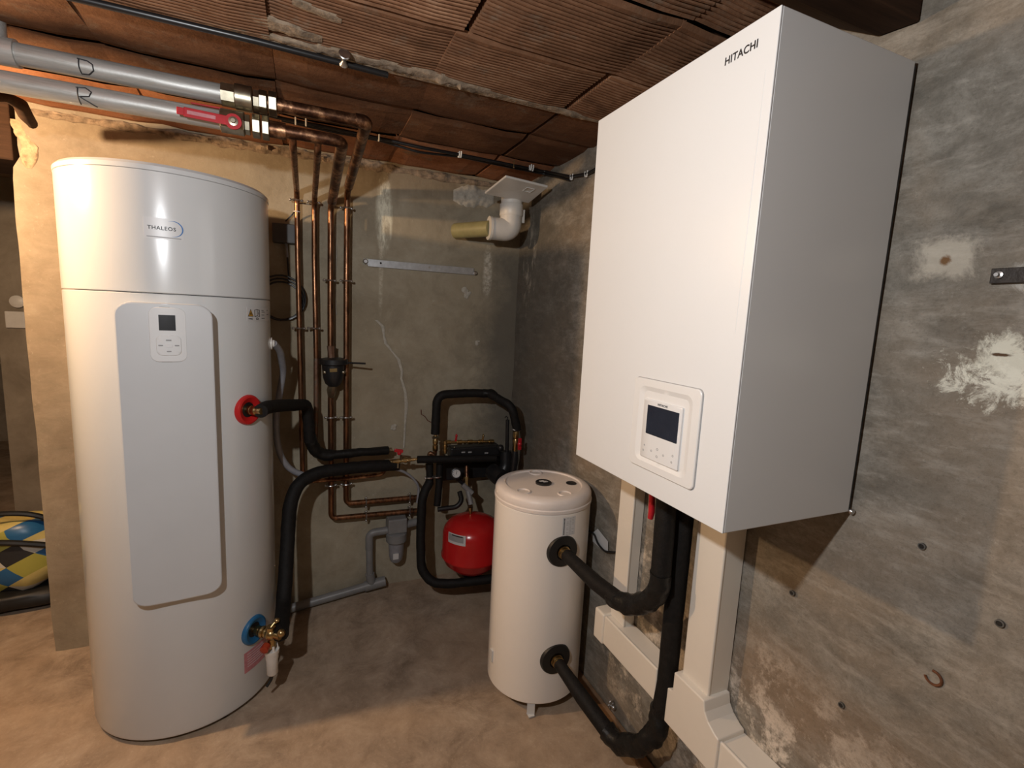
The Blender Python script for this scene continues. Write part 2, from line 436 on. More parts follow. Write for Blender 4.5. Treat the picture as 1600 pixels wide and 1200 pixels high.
def rrect(w, h, r, n=5, sub=10):
    out = []
    for q, (cx, cy, a0) in enumerate(((w / 2 - r, h / 2 - r, 0), (-w / 2 + r, h / 2 - r, 90), (-w / 2 + r, -h / 2 + r, 180), (w / 2 - r, -h / 2 + r, 270))):
        for k in range(n + 1):
            a = math.radians(a0 + 90 * k / n); out.append((cx + r * math.cos(a), cy + r * math.sin(a)))
        if q in (0, 2):
            x0 = out[-1][0]
            for k in range(1, sub): out.append((x0 + (-2 * x0) * k / sub, cy + (r if q == 0 else -r)))
    return out
def plate(fn, loops, cols=14):
    """rounded plate on a curved or flat surface; loops = [(w, h, corner, offset)...] from base outwards, last one is the face"""
    mb = MB(); m = None
    for w, h, r, off in loops:
        L = rrect(w, h, r); m = len(L); mb.v += [tuple(fn(u, v, off)) for u, v in L]
    for i in range(len(loops) - 1):
        for k in range(m):
            a = i * m + k; b = i * m + (k + 1) % m
            mb.f.append((a, b, b + m, a + m))
    w, h, r, off = loops[-1]
    # face as rows so that it follows the curve
    L = rrect(w, h, r)
    ys = sorted(set(round(p[1], 6) for p in L), reverse=True)
    def ext(yv):
        xs = [p[0] for p in L if abs(p[1] - yv) < 1e-5]; return max(abs(q) for q in xs)
    prev = None
    for yv in ys:
        e = ext(yv); row = []
        for c in range(cols + 1):
            mb.v.append(tuple(fn(-e + 2 * e * c / cols, yv, off))); row.append(len(mb.v) - 1)
        if prev:
            for c in range(cols): mb.f.append((prev[c], row[c], row[c + 1], prev[c + 1]))
        prev = row
    return mb

# ================================================================== the setting
XW, YB, ZC = 1.075, 2.485, 2.20

def grid_sheet(fn, nu, nv, amp, sc, nrm):
    mb = MB(); nrm = Vector(nrm)
    for j in range(nv + 1):
        for i in range(nu + 1):
            p = Vector(fn(i / nu, j / nv)); mb.v.append(tuple(p + nrm * amp * mnoise.fractal(p * sc, 1.0, 2.0, 4)))
    for j in range(nv):
        for i in range(nu):
            a = j * (nu + 1) + i; mb.f.append((a, a + 1, a + nu + 2, a + nu + 1))
    return mb

mb = grid_sheet(lambda u, v: (-3.4 + 4.6 * u, -2.6 + 9.2 * v, 0), 90, 160, 0.006, 2.2, (0, 0, 1))
def rise(x, y): return 0.055 * min(1, max(0, (y - 2.0) / 0.48)) * min(1, max(0, (x + 0.15) / 0.4))
for k, p in enumerate(mb.v): mb.v[k] = (p[0], p[1], p[2] - 0.004 + rise(p[0], p[1]))
struct(obj('floor', mb, 'floor_concrete', fixn=False))
# the right-hand wall
mb = grid_sheet(lambda u, v: (XW + 0.004, -2.6 + 9.2 * u, -0.02 + 2.32 * v), 180, 50, 0.004, 3.0, (1, 0, 0))
mb.box(XW + 0.03, XW + 0.25, -2.6, 6.6, -0.05, 2.3)
wall_right = struct(obj('wall_right', mb, 'concrete_right', fixn=False))
# back wall: front face with the ragged free end on the left
mb = MB()
NU, NV = 70, 56
def left_edge(z):
    e = -1.004 + 0.006 * mnoise.noise(Vector((0.3, 0, z * 5)))
    if z > 1.97: e += 0.024 * min(1, (z - 1.97) / 0.03) + 0.012 * mnoise.noise(Vector((7, 0, z * 22)))
    return e
rows = []
for j in range(NV + 1):
    z = -0.02 + 2.24 * j / NV; e = left_edge(z); row = []
    yy = YB + (0.045 * max(0, 1 - z / 0.06) if False else 0)
    for i in range(NU + 1):
        x = e + (XW + 0.03 - e) * i / NU
        d = 0.004 * mnoise.fractal(Vector((x, 0, z)) * 3, 1.0, 2.0, 4)
        if i == 0: d += 0.006
        mb.v.append((x, YB + 0.003 + d, z)); row.append(len(mb.v) - 1)
    mb.v.append((e, YB + 0.11, z)); row.append(len(mb.v) - 1)
    mb.v.append((XW + 0.03, YB + 0.11, z)); row.append(len(mb.v) - 1)
    rows.append(row)
for a, b in zip(rows, rows[1:]):
    for i in range(NU): mb.f.append((a[i], a[i + 1], b[i + 1], b[i]))
    mb.f.append((a[NU + 1], a[0], b[0], b[NU + 1])); mb.f.append((a[NU + 2], a[NU + 1], b[NU + 1], b[NU + 2]))
wall_back = struct(obj('wall_back', mb, 'concrete_back', fixn=False))
# rooms' other walls (beyond the free end, and behind the photographer)
mb = MB().box(-1.868, XW + 0.03, 4.28, 4.40, -0.02, 2.25); struct(obj('wall_far', mb, 'concrete_plain'))
mb = MB().box(-3.5, -3.38, -2.6, 6.6, -0.02, 2.25); struct(obj('wall_left', mb, 'concrete_plain'))
mb = MB().box(-3.4, XW + 0.03, -2.7, -2.58, -0.02, 2.25); struct(obj('wall_front', mb, 'concrete_plain'))
mb = MB().box(-3.4, XW + 0.03, 6.5, 6.62, -0.02, 2.25); struct(obj('wall_rear', mb, 'concrete_plain'))

# ceiling: slab with rows of hollow clay blocks under it
mb = MB().box(-3.5, XW + 0.2, -2.7, 6.6, ZC + 0.045, ZC + 0.12)
ceiling = struct(obj('ceiling', mb, 'mortar'))
BW, BD = 0.447, 0.28
def block_mesh(ribbed, seed, depth):
    rng = random.Random(seed)
    w = BW - 0.006; d = depth - 0.006; mb = MB(); prof = []
    if ribbed:
        nr = 17
        prof.append((0.0, 0.010))
        e = 0.016
        prof.append((e * 0.5, 0.0))
        for k in range(nr):
            y0 = e + (d - 2 * e) * k / nr; st = (d - 2 * e) / nr
            prof += [(y0 + st * 0.08, 0.0), (y0 + st * 0.42, 0.0), (y0 + st * 0.56, 0.0048), (y0 + st * 0.94, 0.0048)]
        prof += [(d - e * 0.5, 0.0), (d, 0.010)]
    else:
        for k in range(9): prof.append((d * k / 8, 0.008 if k in (0, 8) else 0.0))
    nx = 5
    for i in range(nx + 1):
        x = w * i / nx; ed = 0.006 if i in (0, nx) else 0.0
        for (y, z) in prof:
            zz = z + ed + 0.0035 * mnoise.noise(Vector((x * 6 + seed * 3.1, y * 6, seed)))
            mb.v.append((x, y, zz))
        mb.v.append((x, d, 0.05)); mb.v.append((x, 0, 0.05))
    m = len(prof) + 2
    for i in range(nx):
        for k in range(m - 1):
            a = i * m + k; mb.f.append((a, a + m, a + m + 1, a + 1))
    mb.f.append(tuple(range(m))); mb.f.append(tuple(reversed(range(nx * m, nx * m + m))))
    me = bpy.data.meshes.new('clay_block')
    me.from_pydata(mb.v, [], mb.f); me.update()
    return me
xs0 = [-1.853, -1.406, -0.959, -0.522, -0.080, 0.352, 0.812]
rows_y = [(-0.42, 0.28, 'r'), (-0.14, 0.28, 'r'), (0.14, 0.28, 'r'), (0.42, 0.28, 'r'), (0.70, 0.28, 'r'), (0.98, 0.28, 'r'), (1.262, 0.28, 'r'), (1.545, 0.275, 's'), (1.822, 0.29, 's'), (2.114, 0.371, 'o')]
meshes = {}
for q, (y0, dep, kind) in enumerate(rows_y):
    for i, x0 in enumerate(xs0):
        key = (kind, dep, (i + q) % 3)
        if key not in meshes:
            me = block_mesh(kind == 'r', len(meshes) * 1.7 + 1, dep)
            me.materials.append(M[{'r': 'clay_ribbed', 's': 'clay_smooth', 'o': 'clay_lit_orange'}[kind]])
            meshes[key] = me
        o = bpy.data.objects.new('clay_block', meshes[key]); COL.objects.link(o); o.parent = ceiling
        jx = 0.028 if (q == 6 and False) else random.uniform(-0.004, 0.004)
        zz = ZC + random.uniform(-0.003, 0.003) - (0.004 if q == 5 else 0.0) + (0.006 if kind != 'r' else 0)
        if x0 + BW > XW: jx -= 0.0
        o.location = Vector((x0 + 0.003 + jx + (0.03 if q in (4, 5) and i == 5 else 0), y0 + 0.003, zz)) - wpos(ceiling)
        o.rotation_euler = (random.uniform(-0.006, 0.006), random.uniform(-0.005, 0.005), random.uniform(-0.004, 0.004))
def lumps(path, count, rad, spread, sq=(1, 1, 0.5), seed=1):
    rng = random.Random(seed); mb = MB()
    for _ in range(count):
        t = rng.random() * (len(path) - 1); i = min(int(t), len(path) - 2); p = V(path[i]).lerp(V(path[i + 1]), t - i)
        p = p + Vector((rng.uniform(-1, 1) * spread[0], rng.uniform(-1, 1) * spread[1], rng.uniform(-1, 1) * spread[2]))
        r = rad * rng.uniform(0.4, 1.3); b = MB().ball((0, 0, 0), r, 8, 5, sq)
        mb.add([p + Vector(v) * (1 + 0.45 * mnoise.noise((Vector(v) + p) * 60)) for v in b.v], b.f)
    return mb
def crust(path, w, h, side, down, seed, step=0.011):
    side, down = Vector(side), Vector(down); P = [V(p) for p in path]; pts = []
    for a, b in zip(P, P[1:]):
        m = max(1, int((b - a).length / step)); pts += [a.lerp(b, k / m) for k in range(m)]
    mb = MB(); K = 11; so = Vector((seed, seed * 2, 0))
    for p in pts:
        for k in range(K):
            t = -1 + 2 * k / (K - 1)
            ww = w * (0.75 + 0.5 * mnoise.noise(p * 9 + so) + 0.35 * mnoise.noise(p * 40 + so))
            q = p + side * t * ww
            tp = math.sqrt(max(0.0, math.sin(PI * (len(mb.v) // K + 0.5) / len(pts))))
            q = p + side * t * ww * (0.25 + 0.75 * tp)
            f = tp * max(0.0, (1 - abs(t) ** 2.5)) * (0.35 + 0.9 * abs(mnoise.fractal(q * 34 + so, 0.7, 2.0, 4))) * (0.6 + 0.8 * mnoise.noise(p * 7 - so))
            if k in (0, K - 1): f = -0.25
            mb.v.append(tuple(q + down * h * f))
    n_ = len(pts)
    for i in range(n_ - 1):
        for k in range(K - 1):
            a = i * K + k; mb.f.append((a, a + 1, a + 1 + K, a + K))
    return mb
obj('mortar_ridge', crust([(-0.5, 1.515, ZC + 0.002), (0.36, 1.52, ZC + 0.002), (1.07, 1.555, ZC + 0.002)], 0.030, 0.017, (0, 1, 0), (0, 0, -1), 3), 'mortar', ceiling, fixn=False)
obj('mortar_crust', crust([(-0.30, 1.46, ZC + 0.003), (-0.10, 1.45, ZC + 0.002), (0.06, 1.47, ZC + 0.003)], 0.05, 0.018, (0, 1, 0), (0, 0, -1), 5), 'mortar', ceiling, fixn=False)
obj('mortar_crust', crust([(-0.02, 1.33, ZC + 0.003), (0.10, 1.36, ZC + 0.003)], 0.03, 0.012, (0, 1, 0), (0, 0, -1), 6), 'mortar', ceiling, fixn=False)
obj('mortar_joint', MB().box(-0.52, XW - 0.002, 1.536, 1.556, ZC - 0.001, ZC + 0.03), 'mortar', ceiling, bevel=0.004)
obj('mortar_bed', crust([(-0.98, YB + 0.004, 2.185), (0.0, YB + 0.004, 2.19), (0.75, YB + 0.002, 2.19), (1.07, YB + 0.002, 2.19)], 0.030, 0.034, (0, 0, 1), (0, -1, 0), 9, 0.014), 'mortar', wall_back, fixn=False)
obj('mortar_patch', crust([(0.70, YB + 0.004, 2.11), (0.80, YB + 0.002, 2.12), (0.93, YB + 0.002, 2.12)], 0.070, 0.018, (0, 0, 1), (0, -1, 0), 11), 'crack_white', wall_back, fixn=False)
obj('mortar_patch', crust([(-0.985, YB + 0.006, 2.15), (-0.945, YB + 0.004, 2.06), (-0.955, YB + 0.006, 1.97)], 0.035, 0.028, (1, 0, 0), (0, -1, 0), 14), 'mortar_warm', wall_back, fixn=False)
# timber beams
def beam(name, poly, x0, x1):
    return struct(obj(name, MB().prism(poly, lambda a, b, x: (x, a, b), x0, x1), 'old_wood', bevel=0.004))
beam('trim_1', [(0.628, 2.25), (0.628, 2.100), (0.70, 2.108), (0.80, 2.172), (0.80, 2.25)], -3.38, XW)
beam('trim_2', [(2.50, 2.25), (2.50, 2.005), (2.80, 2.005), (2.80, 2.25)], -3.38, -1.0)  # the very dark wood colour also carries the shade on this beam
# crack filler and pencilled marks on the back wall
def ribbon(path, w, y=YB - 0.001):
    mb = MB(); P = [V(p) for p in path]
    for i, p in enumerate(P):
        ww = w * (0.6 + 0.8 * random.random()); mb.v += [(p.x - ww / 2, y - 0.0, p.z), (p.x + ww / 2, y, p.z), (p.x, y - 0.002, p.z)]
    for i in range(len(P) - 1):
        a = i * 3; mb.f += [(a, a + 3, a + 5, a + 2), (a + 2, a + 5, a + 4, a + 1), (a + 1, a + 4, a + 3, a)]
    return mb
lab(obj('crack', ribbon([(0.325, 2.485, 1.466), (0.357, 2.485, 1.436), (0.363, 2.485, 1.388), (0.373, 2.485, 1.350), (0.412, 2.485, 1.302), (0.438, 2.485, 1.270), (0.455, 2.485, 1.210), (0.453, 2.485, 1.171), (0.474, 2.485, 1.104), (0.481, 2.485, 1.036), (0.476, 2.485, 0.934), (0.472, 2.485, 0.803)], 0.013), 'crack_white', wall_back), 'pale filled crack')
obj('scratch', ribbon([(0.133, 2.485, 1.903), (0.141, 2.485, 1.758), (0.135, 2.485, 1.669), (0.135, 2.485, 1.564), (0.140, 2.485, 1.483)], 0.006), 'crack_white', wall_back)
obj('paint_scrawl', MB().tube([(0.558, 2.481, 1.007), (0.559, 2.481, 0.983), (0.580, 2.481, 0.969), (0.594, 2.481, 0.947), (0.615, 2.481, 0.936)], 0.002, 6), 'red_scrawl', wall_back)
for q in (((0.790, 2.483, 1.636), 0.014), ((0.784, 2.483, 1.613), 0.010), ((0.861, 2.483, 1.368), 0.009), ((0.414, 2.483, 0.917), 0.010)):
    obj('paint_fleck', lumps([q[0], q[0]], 5, q[1], (q[1], 0.0, q[1]), (1, 0.15, 1), seed=int(q[1] * 1e4)), 'crack_white', wall_back)

# plugs, rust ring and the loose chip on the right-hand wall
for P in ((1.075, 0.486, 1.117), (1.075, 0.362, 1.038), (1.075, 0.580, 0.703), (1.075, 0.723, 0.885)):
    o = obj('wall_plug', MB().lathe([(0.0065, 0), (0.0065, 0.004), (0.0045, 0.0045), (0.004, 0.001)], (XW + 0.001, P[1], P[2]), (-1, 0, 0), 14), 'rawl_plug', wall_right)
    obj('plug_hole', MB().cyl((XW - 0.002, P[1], P[2]), (XW - 0.0035, P[1], P[2]), 0.0038, 12), 'hole_dark', o)
P = (1.075, 0.435, 0.881)
lab(obj('rust_ring', MB().torus((XW - 0.001, P[1], P[2]), (1, 0, 0), 0.013, 0.0025, 24, 6, 0.6, 5.2), 'rust', wall_right), 'rusty ring mark')
struct(obj('trim_3', MB().bar((XW - 0.02, 1.60, 0.012), (XW - 0.02, 1.0, 0.012), 0.04, 0.024), 'wood_strip', bevel=0.004))

# ================================================================== water heater
TC = (-0.4267, 2.104); TR = 0.303
t = thing('water_heater', (TC[0], TC[1], 0), 'tall white cylindrical heat-pump water heater with grey front panel', 'water heater')
body = obj('lower_body', MB().lathe([(0.268, 0.006), (0.292, 0.010), (0.300, 0.018), (TR, 0.03), (TR, 1.528), (0.300, 1.5305)], (TC[0], TC[1], 0), n=96), 'white_enamel', t, smooth=30)
hood = obj('hood', MB().lathe([(0.300, 1.5325), (TR + 0.0005, 1.535), (TR + 0.0005, 1.888)], (TC[0], TC[1], 0), n=96), 'white_enamel', t, smooth=30)
obj('top_cover', MB().lathe([(TR - 0.001, 1.8885), (TR + 0.002, 1.890), (TR + 0.002, 1.903), (0.297, 1.912), (0.27, 1.918), (0.0, 1.925)], (TC[0], TC[1], 0), n=96), 'white_enamel', t, smooth=30)
for a in (30, 150, 270):
    ca = math.radians(a); p = (TC[0] + 0.26 * math.sin(ca), TC[1] - 0.26 * math.cos(ca))
    obj('foot', MB().lathe([(0.022, -0.004), (0.022, 0.008), (0.015, 0.012)], (p[0], p[1], 0), n=16), 'black_plastic', t)
def on_tank(a_deg, zc, r=TR):
    def fn(u, v, off=0.0):
        a = math.radians(a_deg) + u / r
        return (TC[0] + (r + off) * math.sin(a), TC[1] - (r + off) * math.cos(a), zc + v)
    return fn
PA = 6.3
f0 = on_tank(PA, 1.020)
def f(u, v, off=0.0): return f0(u, v, off + (1.5 * u * u if off > 0 else 0.0))
panel = obj('front_panel', plate(f, [(0.2165, 0.968, 0.040, -0.004), (0.2165, 0.968, 0.040, 0.030), (0.213, 0.9645, 0.038, 0.0345), (0.207, 0.958, 0.036, 0.036)], 16), 'panel_grey', t, smooth=16)
f = on_tank(7.35, 1.408)
pod = obj('control_pod', plate(f, [(0.083, 0.165, 0.020, 0.0350), (0.083, 0.165, 0.020, 0.0385), (0.080, 0.162, 0.019, 0.0400)], 10), 'pod_white', panel)
lab(pod, 'white control unit')
f2 = on_tank(7.35, 1.408)
obj('pod_gap', plate(f2, [(0.0855, 0.1675, 0.021, 0.0340), (0.0855, 0.1675, 0.021, 0.0362)], 10), 'ink_grey', panel)
f = on_tank(7.2, 1.4445)
lab(obj('display', plate(f, [(0.037, 0.047, 0.001, 0.0390), (0.037, 0.047, 0.001, 0.0404)], 4), 'display', panel), 'dark square display')
f = on_tank(7.5, 1.376)
kp = obj('keypad', plate(f, [(0.056, 0.062, 0.014, 0.0390), (0.056, 0.062, 0.014, 0.0405), (0.053, 0.059, 0.013, 0.0420)], 8), 'pod_white', panel)
for (u, v, w, h) in ((0, 0.016, 0.012, 0.004), (-0.018, 0, 0.010, 0.004), (0.018, 0, 0.010, 0.004), (0, -0.018, 0.010, 0.0035), (0, 0, 0.016, 0.012)):
    g = on_tank(7.5 + math.degrees(u / TR), 1.376 + v)
    obj('button', plate(g, [(w, h, min(w, h) * 0.3, 0.0415), (w, h, min(w, h) * 0.3, 0.0435)], 3), 'pod_white' if h > 0.01 else 'ink_grey', panel)
# maker's sticker on the hood
f = on_tank(7.1, 1.7245)
st = obj('sticker', plate(f, [(0.100, 0.062, 0.002, 0.0004), (0.100, 0.062, 0.002, 0.0012)], 10), 'paper', hood)
obj('lettering', text_on('THALEOS', 0.0150, lambda u, v: on_tank(6.2, 1.7255)(u, v, 0.0016), 1.15, 1.0), 'ink', hood, fixn=False)
mb = MB()
for k in range(21):
    a = math.radians(118 - 216 * k / 20); th = 0.0035 * math.sin(PI * k / 20)
    for rr in (0.0225, 0.0225 + th):
        mb.v.append(on_tank(10.7, 1.7265)(rr * math.cos(a) * 1.05 + 0.003, rr * math.sin(a), 0.0016))
for k in range(20): mb.f.append((2 * k, 2 * k + 1, 2 * k + 3, 2 * k + 2))
obj('crescent', mb, 'ink_blue', hood, fixn=False)
mb = MB()
for k in range(13):
    for v in (-0.0265, -0.0235): mb.v.append(on_tank(7.1, 1.7245)(-0.043 + 0.086 * k / 12, v, 0.0016))
for k in range(12): mb.f.append((2 * k, 2 * k + 2, 2 * k + 3, 2 * k + 1))
obj('print_line', mb, 'ink_grey', hood, fixn=False)
# warning sticker at the right edge
f = on_tank(67, 1.478)
obj('warning_sticker', plate(f, [(0.150, 0.046, 0.002, 0.0003), (0.150, 0.046, 0.002, 0.0009)], 14), 'paper', body)
def wt(u0, v0): return lambda u, v: on_tank(67, 1.478)(u + u0, v + v0, 0.0013)
def flat(poly, fn): mb = MB(); mb.v = [tuple(fn(*p)) for p in poly]; mb.f = [tuple(range(len(poly)))]; return mb
g = wt(-0.058, 0.004)
obj('warning_triangle', flat([(-0.0135, -0.012), (0.0135, -0.012), (0, 0.0145)], g), 'ink', body, fixn=False)
g = lambda u, v: on_tank(67, 1.478)(u - 0.058, v + 0.004, 0.0016)
obj('warning_triangle_fill', flat([(-0.0105, -0.0103), (0.0105, -0.0103), (0, 0.011)], g), 'amber', body, fixn=False)
g = lambda u, v: on_tank(67, 1.478)(u - 0.058, v + 0.004, 0.0019)
obj('flame_mark', flat([(-0.003, -0.004), (0, -0.007), (0.003, -0.004), (0.002, 0.0), (0, 0.004), (-0.002, 0.0)], g), 'ink', body, fixn=False)
mb = MB()
for (a, b) in (((-0.014, -0.012), (-0.014, 0.011)), ((-0.014, 0.011), (0, 0.0135)), ((0, 0.0135), (0.014, 0.011)), ((0.014, 0.011), (0.014, -0.012)), ((0.014, -0.012), (0, -0.0095)), ((0, -0.0095), (-0.014, -0.012)), ((0, -0.0095), (0, 0.0135)), ((0.007, -0.005), (0.007, 0.004)), ((0.007, 0.007), (0.007, 0.009))):
    mb.tube([wt(-0.024, 0.004)(*a), wt(-0.024, 0.004)(*b)], 0.0009, 5)
obj('book_icon', mb, 'ink', body, fixn=False)
mb = MB()
for (a, b) in (((0.005, 0.014), (0.020, 0.014)), ((0.005, 0.008), (0.028, 0.008)), ((0.005, -0.002), (0.024, -0.002)), ((0.005, -0.014), (0.028, -0.014)), ((-0.07, -0.016), (-0.05, -0.014)), ((-0.07, -0.016), (-0.05, -0.019)), ((-0.029, -0.019), (-0.019, -0.019)), ((-0.029, -0.013), (-0.019, -0.013)), ((-0.029, -0.019), (-0.029, -0.013)), ((-0.019, -0.019), (-0.019, -0.013)), ((0.05, 0.014), (0.06, 0.014)), ((0.05, 0.0), (0.066, 0.0))):
    mb.tube([wt(0, 0)(*a), wt(0, 0)(*b)], 0.0009, 5)
obj('sticker_print', mb, 'ink', body, fixn=False)['kind'] = 'stuff'
f = on_tank(54.5, 0.180)
lab(obj('maintenance_sticker', plate(f, [(0.125, 0.082, 0.002, 0.0003), (0.125, 0.082, 0.002, 0.0009)], 12), 'pink_label', body), 'faded pink notice')
mb = MB()
for k in range(6):
    vv = 0.030 - 0.010 * k
    mb.tube([on_tank(54.5, 0.18)(-0.05 + 0.1 * q / 6, vv, 0.001) for q in range(7)], 0.0008, 5)
obj('notice_print', mb, 'paper', body, fixn=False)
# ports with coloured collars
def port(zc, col, mat, adeg=51.4):
    a = math.radians(adeg); nrm = Vector((math.sin(a), -math.cos(a), 0)); p = Vector((TC[0], TC[1], zc)) + nrm * TR
    o = obj('port_collar', MB().lathe([(0.0, -0.012), (0.054, -0.012), (0.054, 0.004), (0.051, 0.010), (0.045, 0.012), (0.028, 0.004), (0.027, 0.0012), (0.0, 0.0012)], p, nrm, 36), mat, body)
    obj('port_recess', MB().lathe([(0.0265, 0.0010), (0.0265, 0.0022)], p, nrm, 28), 'black_rubber', o)
    lab(o, col + ' plastic collar')
    return p, nrm
pr, nr = port(1.141, 'red', 'red_plastic')
pb, nb = port(0.292, 'blue', 'blue_plastic')
a = math.radians(90.0); pw = Vector((TC[0] + TR * math.sin(a), TC[1] - TR * math.cos(a), 1.365))
obj('drain_stub', MB().lathe([(0.024, -0.01), (0.024, 0.005), (0.015, 0.007), (0.0125, 0.014)], pw, (1, 0, 0), 18), 'white_plastic', body)

# hot outlet
hp = thing('hot_outlet_pipe', tuple(pr), 'black foam-wrapped pipe curving out of the red collar of the tall tank', 'pipe')
e = pr + nr * 0.055
obj('union', MB().lathe([(0.012, -0.005), (0.017, 0.0), (0.017, 0.018), (0.013, 0.020), (0.016, 0.022), (0.016, 0.036), (0.012, 0.040), (0.012, 0.060)], pr, nr, 16), 'brass', hp)
H1 = [tuple(e), (-0.134, 1.930, 1.144), (-0.103, 2.020, 1.133), (0.006, 2.280, 1.087), (0.015, 2.300, 0.913)]
obj('foam_sleeve', MB().tube(H1, 0.0245, 16, 0.045, 8, wob=0.05, sub=0.02), 'black_foam', hp)
obj('taped_bend', MB().tube([(0.015, 2.300, 0.942), (0.020, 2.310, 0.901), (0.052, 2.330, 0.842), (0.114, 2.340, 0.826)], 0.0265, 14, 0.03, 6, wob=0.22, sub=0.01), 'black_tape', hp)
obj('foam_sleeve', MB().tube([(0.080, 2.335, 0.832), (0.231, 2.360, 0.831), (0.375, 2.390, 0.822)], 0.021, 14, 0.02, wob=0.12, sub=0.015), 'black_tape', hp)
obj('pipe_end', MB().cyl((0.356, 2.390, 0.824), (0.394, 2.395, 0.823), 0.012), 'nickel', hp)

# cold inlet safety group
sg = thing('safety_group', tuple(pb), 'brass safety group with orange cap on the blue collar of the tall tank', 'valve')
mb = MB().lathe([(0.012, -0.008), (0.012, 0.012), (0.018, 0.014), (0.018, 0.030), (0.014, 0.032), (0.020, 0.034), (0.022, 0.042), (0.020, 0.050), (0.015, 0.052), (0.019, 0.056), (0.019, 0.068), (0.010, 0.072)], pb, nb, 18)
obj('inlet_union', mb, 'brass', sg)
q = pb + nb * 0.078
obj('valve_body', MB().cyl(q + Vector((0, 0, -0.052)), q + Vector((0, 0, 0.030)), 0.017).ball(q, 0.024).cyl(q, q + nb * 0.042, 0.014).ball(q + nb * 0.046 + Vector((0, 0, 0.014)), 0.015), 'brass', sg)
obj('lever', MB().cyl(q + Vector((0, 0, 0.026)), q + Vector((0.016, 0.010, 0.040)), 0.006, 10).ball(q + Vector((0.02, 0.012, 0.041)), 0.011), 'brass', sg)
cap = q + Vector((-0.014, -0.016, -0.034))
obj('cap', MB().lathe([(0.015, 0), (0.015, 0.022), (0.012, 0.024)], cap, (-0.35, -0.9, -0.15), 16), 'orange_cap', sg)
sq = q + Vector((0.002, 0, -0.075))
fn_ = obj('funnel', MB().lathe([(0.016, -0.090), (0.0195, -0.086), (0.0205, -0.030), (0.0225, -0.024), (0.0225, -0.010), (0.0245, -0.006), (0.026, 0.012)], sq, n=24), 'white_plastic', sg)
for k in range(5):
    a = 2 * PI * k / 5
    obj('funnel_rib', MB().bar(sq + Vector((0.022 * math.cos(a), 0.022 * math.sin(a), 0.008)), sq + Vector((0.019 * math.cos(a), 0.019 * math.sin(a), 0.032)), 0.008, 0.003), 'white_plastic', sg)
obj('drain_tube', MB().tube([sq + Vector((0, 0, -0.085)), sq + Vector((-0.003, 0.004, -0.115)), sq + Vector((-0.020, -0.005, -0.135))], 0.005, 10, 0.01), 'black_rubber', sg)
ci = thing('cold_inlet_pipe', (-0.081, 2.050, 0.275), 'thick black foam-wrapped pipe rising from the blue collar and arching right along the wall', 'pipe')
C1 = [tuple(q + nb * 0.03 + Vector((0.01, 0.0, 0.0))), (-0.092, 2.020, 0.309), (-0.085, 2.080, 0.401), (-0.075, 2.160, 0.561), (-0.067, 2.200, 0.673), (-0.034, 2.240, 0.746), (0.051, 2.280, 0.775), (0.227, 2.320, 0.770), (0.421, 2.360, 0.755)]
obj('foam_sleeve', MB().tube(C1, 0.0285, 16, 0.05, 8, wob=0.06, sub=0.02), 'black_foam', ci)

# ================================================================== wall-hung heat pump unit
BX0, BX1, BY0, BY1, BZ0, BZ1 = 0.703, 1.063, 0.618, 1.146, 1.134, 2.024
t = thing('heat_pump_unit', ((BX0 + BX1) / 2, (BY0 + BY1) / 2, BZ0), 'large white rectangular wall-hung boiler unit with small control screen', 'heat pump')
obj('casing', MB().box(BX0 + 0.004, BX1, BY0, BY1, BZ0, BZ1), 'box_white', t, bevel=0.0015)
fp = obj('front_panel', MB().box(BX0, BX0 + 0.0035, BY0, BY1, BZ0, BZ1), 'box_white', t, bevel=0.0012)
obj('panel_rib', MB().tube([(BX0 + 0.0008, 0.636, 1.935), (BX0 + 0.0004, 0.637, 1.75), (BX0 + 0.0008, 0.639, 1.50)], 0.0012, 8), 'box_white', fp)
obj('dark_gap_fill', MB().box(BX1, XW - 0.001, BY0 + 0.004, BY1 - 0.004, BZ0 + 0.004, BZ1 - 0.004), 'black_plastic', t)  # black block standing in for the shaded gap between unit and wall
obj('screw', MB().lathe([(0.004, 0), (0.004, 0.006), (0.0065, 0.006), (0.006, 0.010), (0.003, 0.012)], (BX1 + 0.006, BY0 + 0.004, BZ0 + 0.002), (0, -1, -0.2), 12), 'steel', t)
onbox = lambda yc, zc: (lambda u, v, off=0.0: (BX0 - off, yc - u, zc + v))
bz = obj('bezel', plate(onbox(0.7995, 1.2885), [(0.2055, 0.202, 0.012, -0.001), (0.2055, 0.202, 0.012, 0.0035), (0.202, 0.1985, 0.011, 0.0050), (0.165, 0.170, 0.018, 0.0050), (0.140, 0.150, 0.012, 0.0010)], 6), 'bezel_white', t, smooth=12)
obj('bezel_gap', plate(onbox(0.7995, 1.2885), [(0.2085, 0.205, 0.013, -0.001), (0.2085, 0.205, 0.013, 0.0006)], 6), 'ink_grey', t)
ct = obj('controller', plate(onbox(0.8025, 1.2800), [(0.120, 0.132, 0.003, 0.0005), (0.120, 0.132, 0.003, 0.0050), (0.117, 0.129, 0.003, 0.0062)], 4), 'pod_white', bz)
lab(obj('screen', plate(onbox(0.7985, 1.3020), [(0.098, 0.064, 0.0015, 0.0058), (0.098, 0.064, 0.0015, 0.0070)], 4), 'screen', bz), 'dark blue screen')
obj('lettering', text_on('HITACHI', 0.0065, lambda u, v: (BX0 - 0.0068, 0.8010 - u, 1.3395 + v), 1.05, 1.15), 'ink', bz, fixn=False)
obj('lettering', text_on('HITACHI', 0.0185, lambda u, v: (BX0 - 0.0006, 0.692 - u, 1.9845 + v), 1.06, 0.94), 'ink', fp, fixn=False)
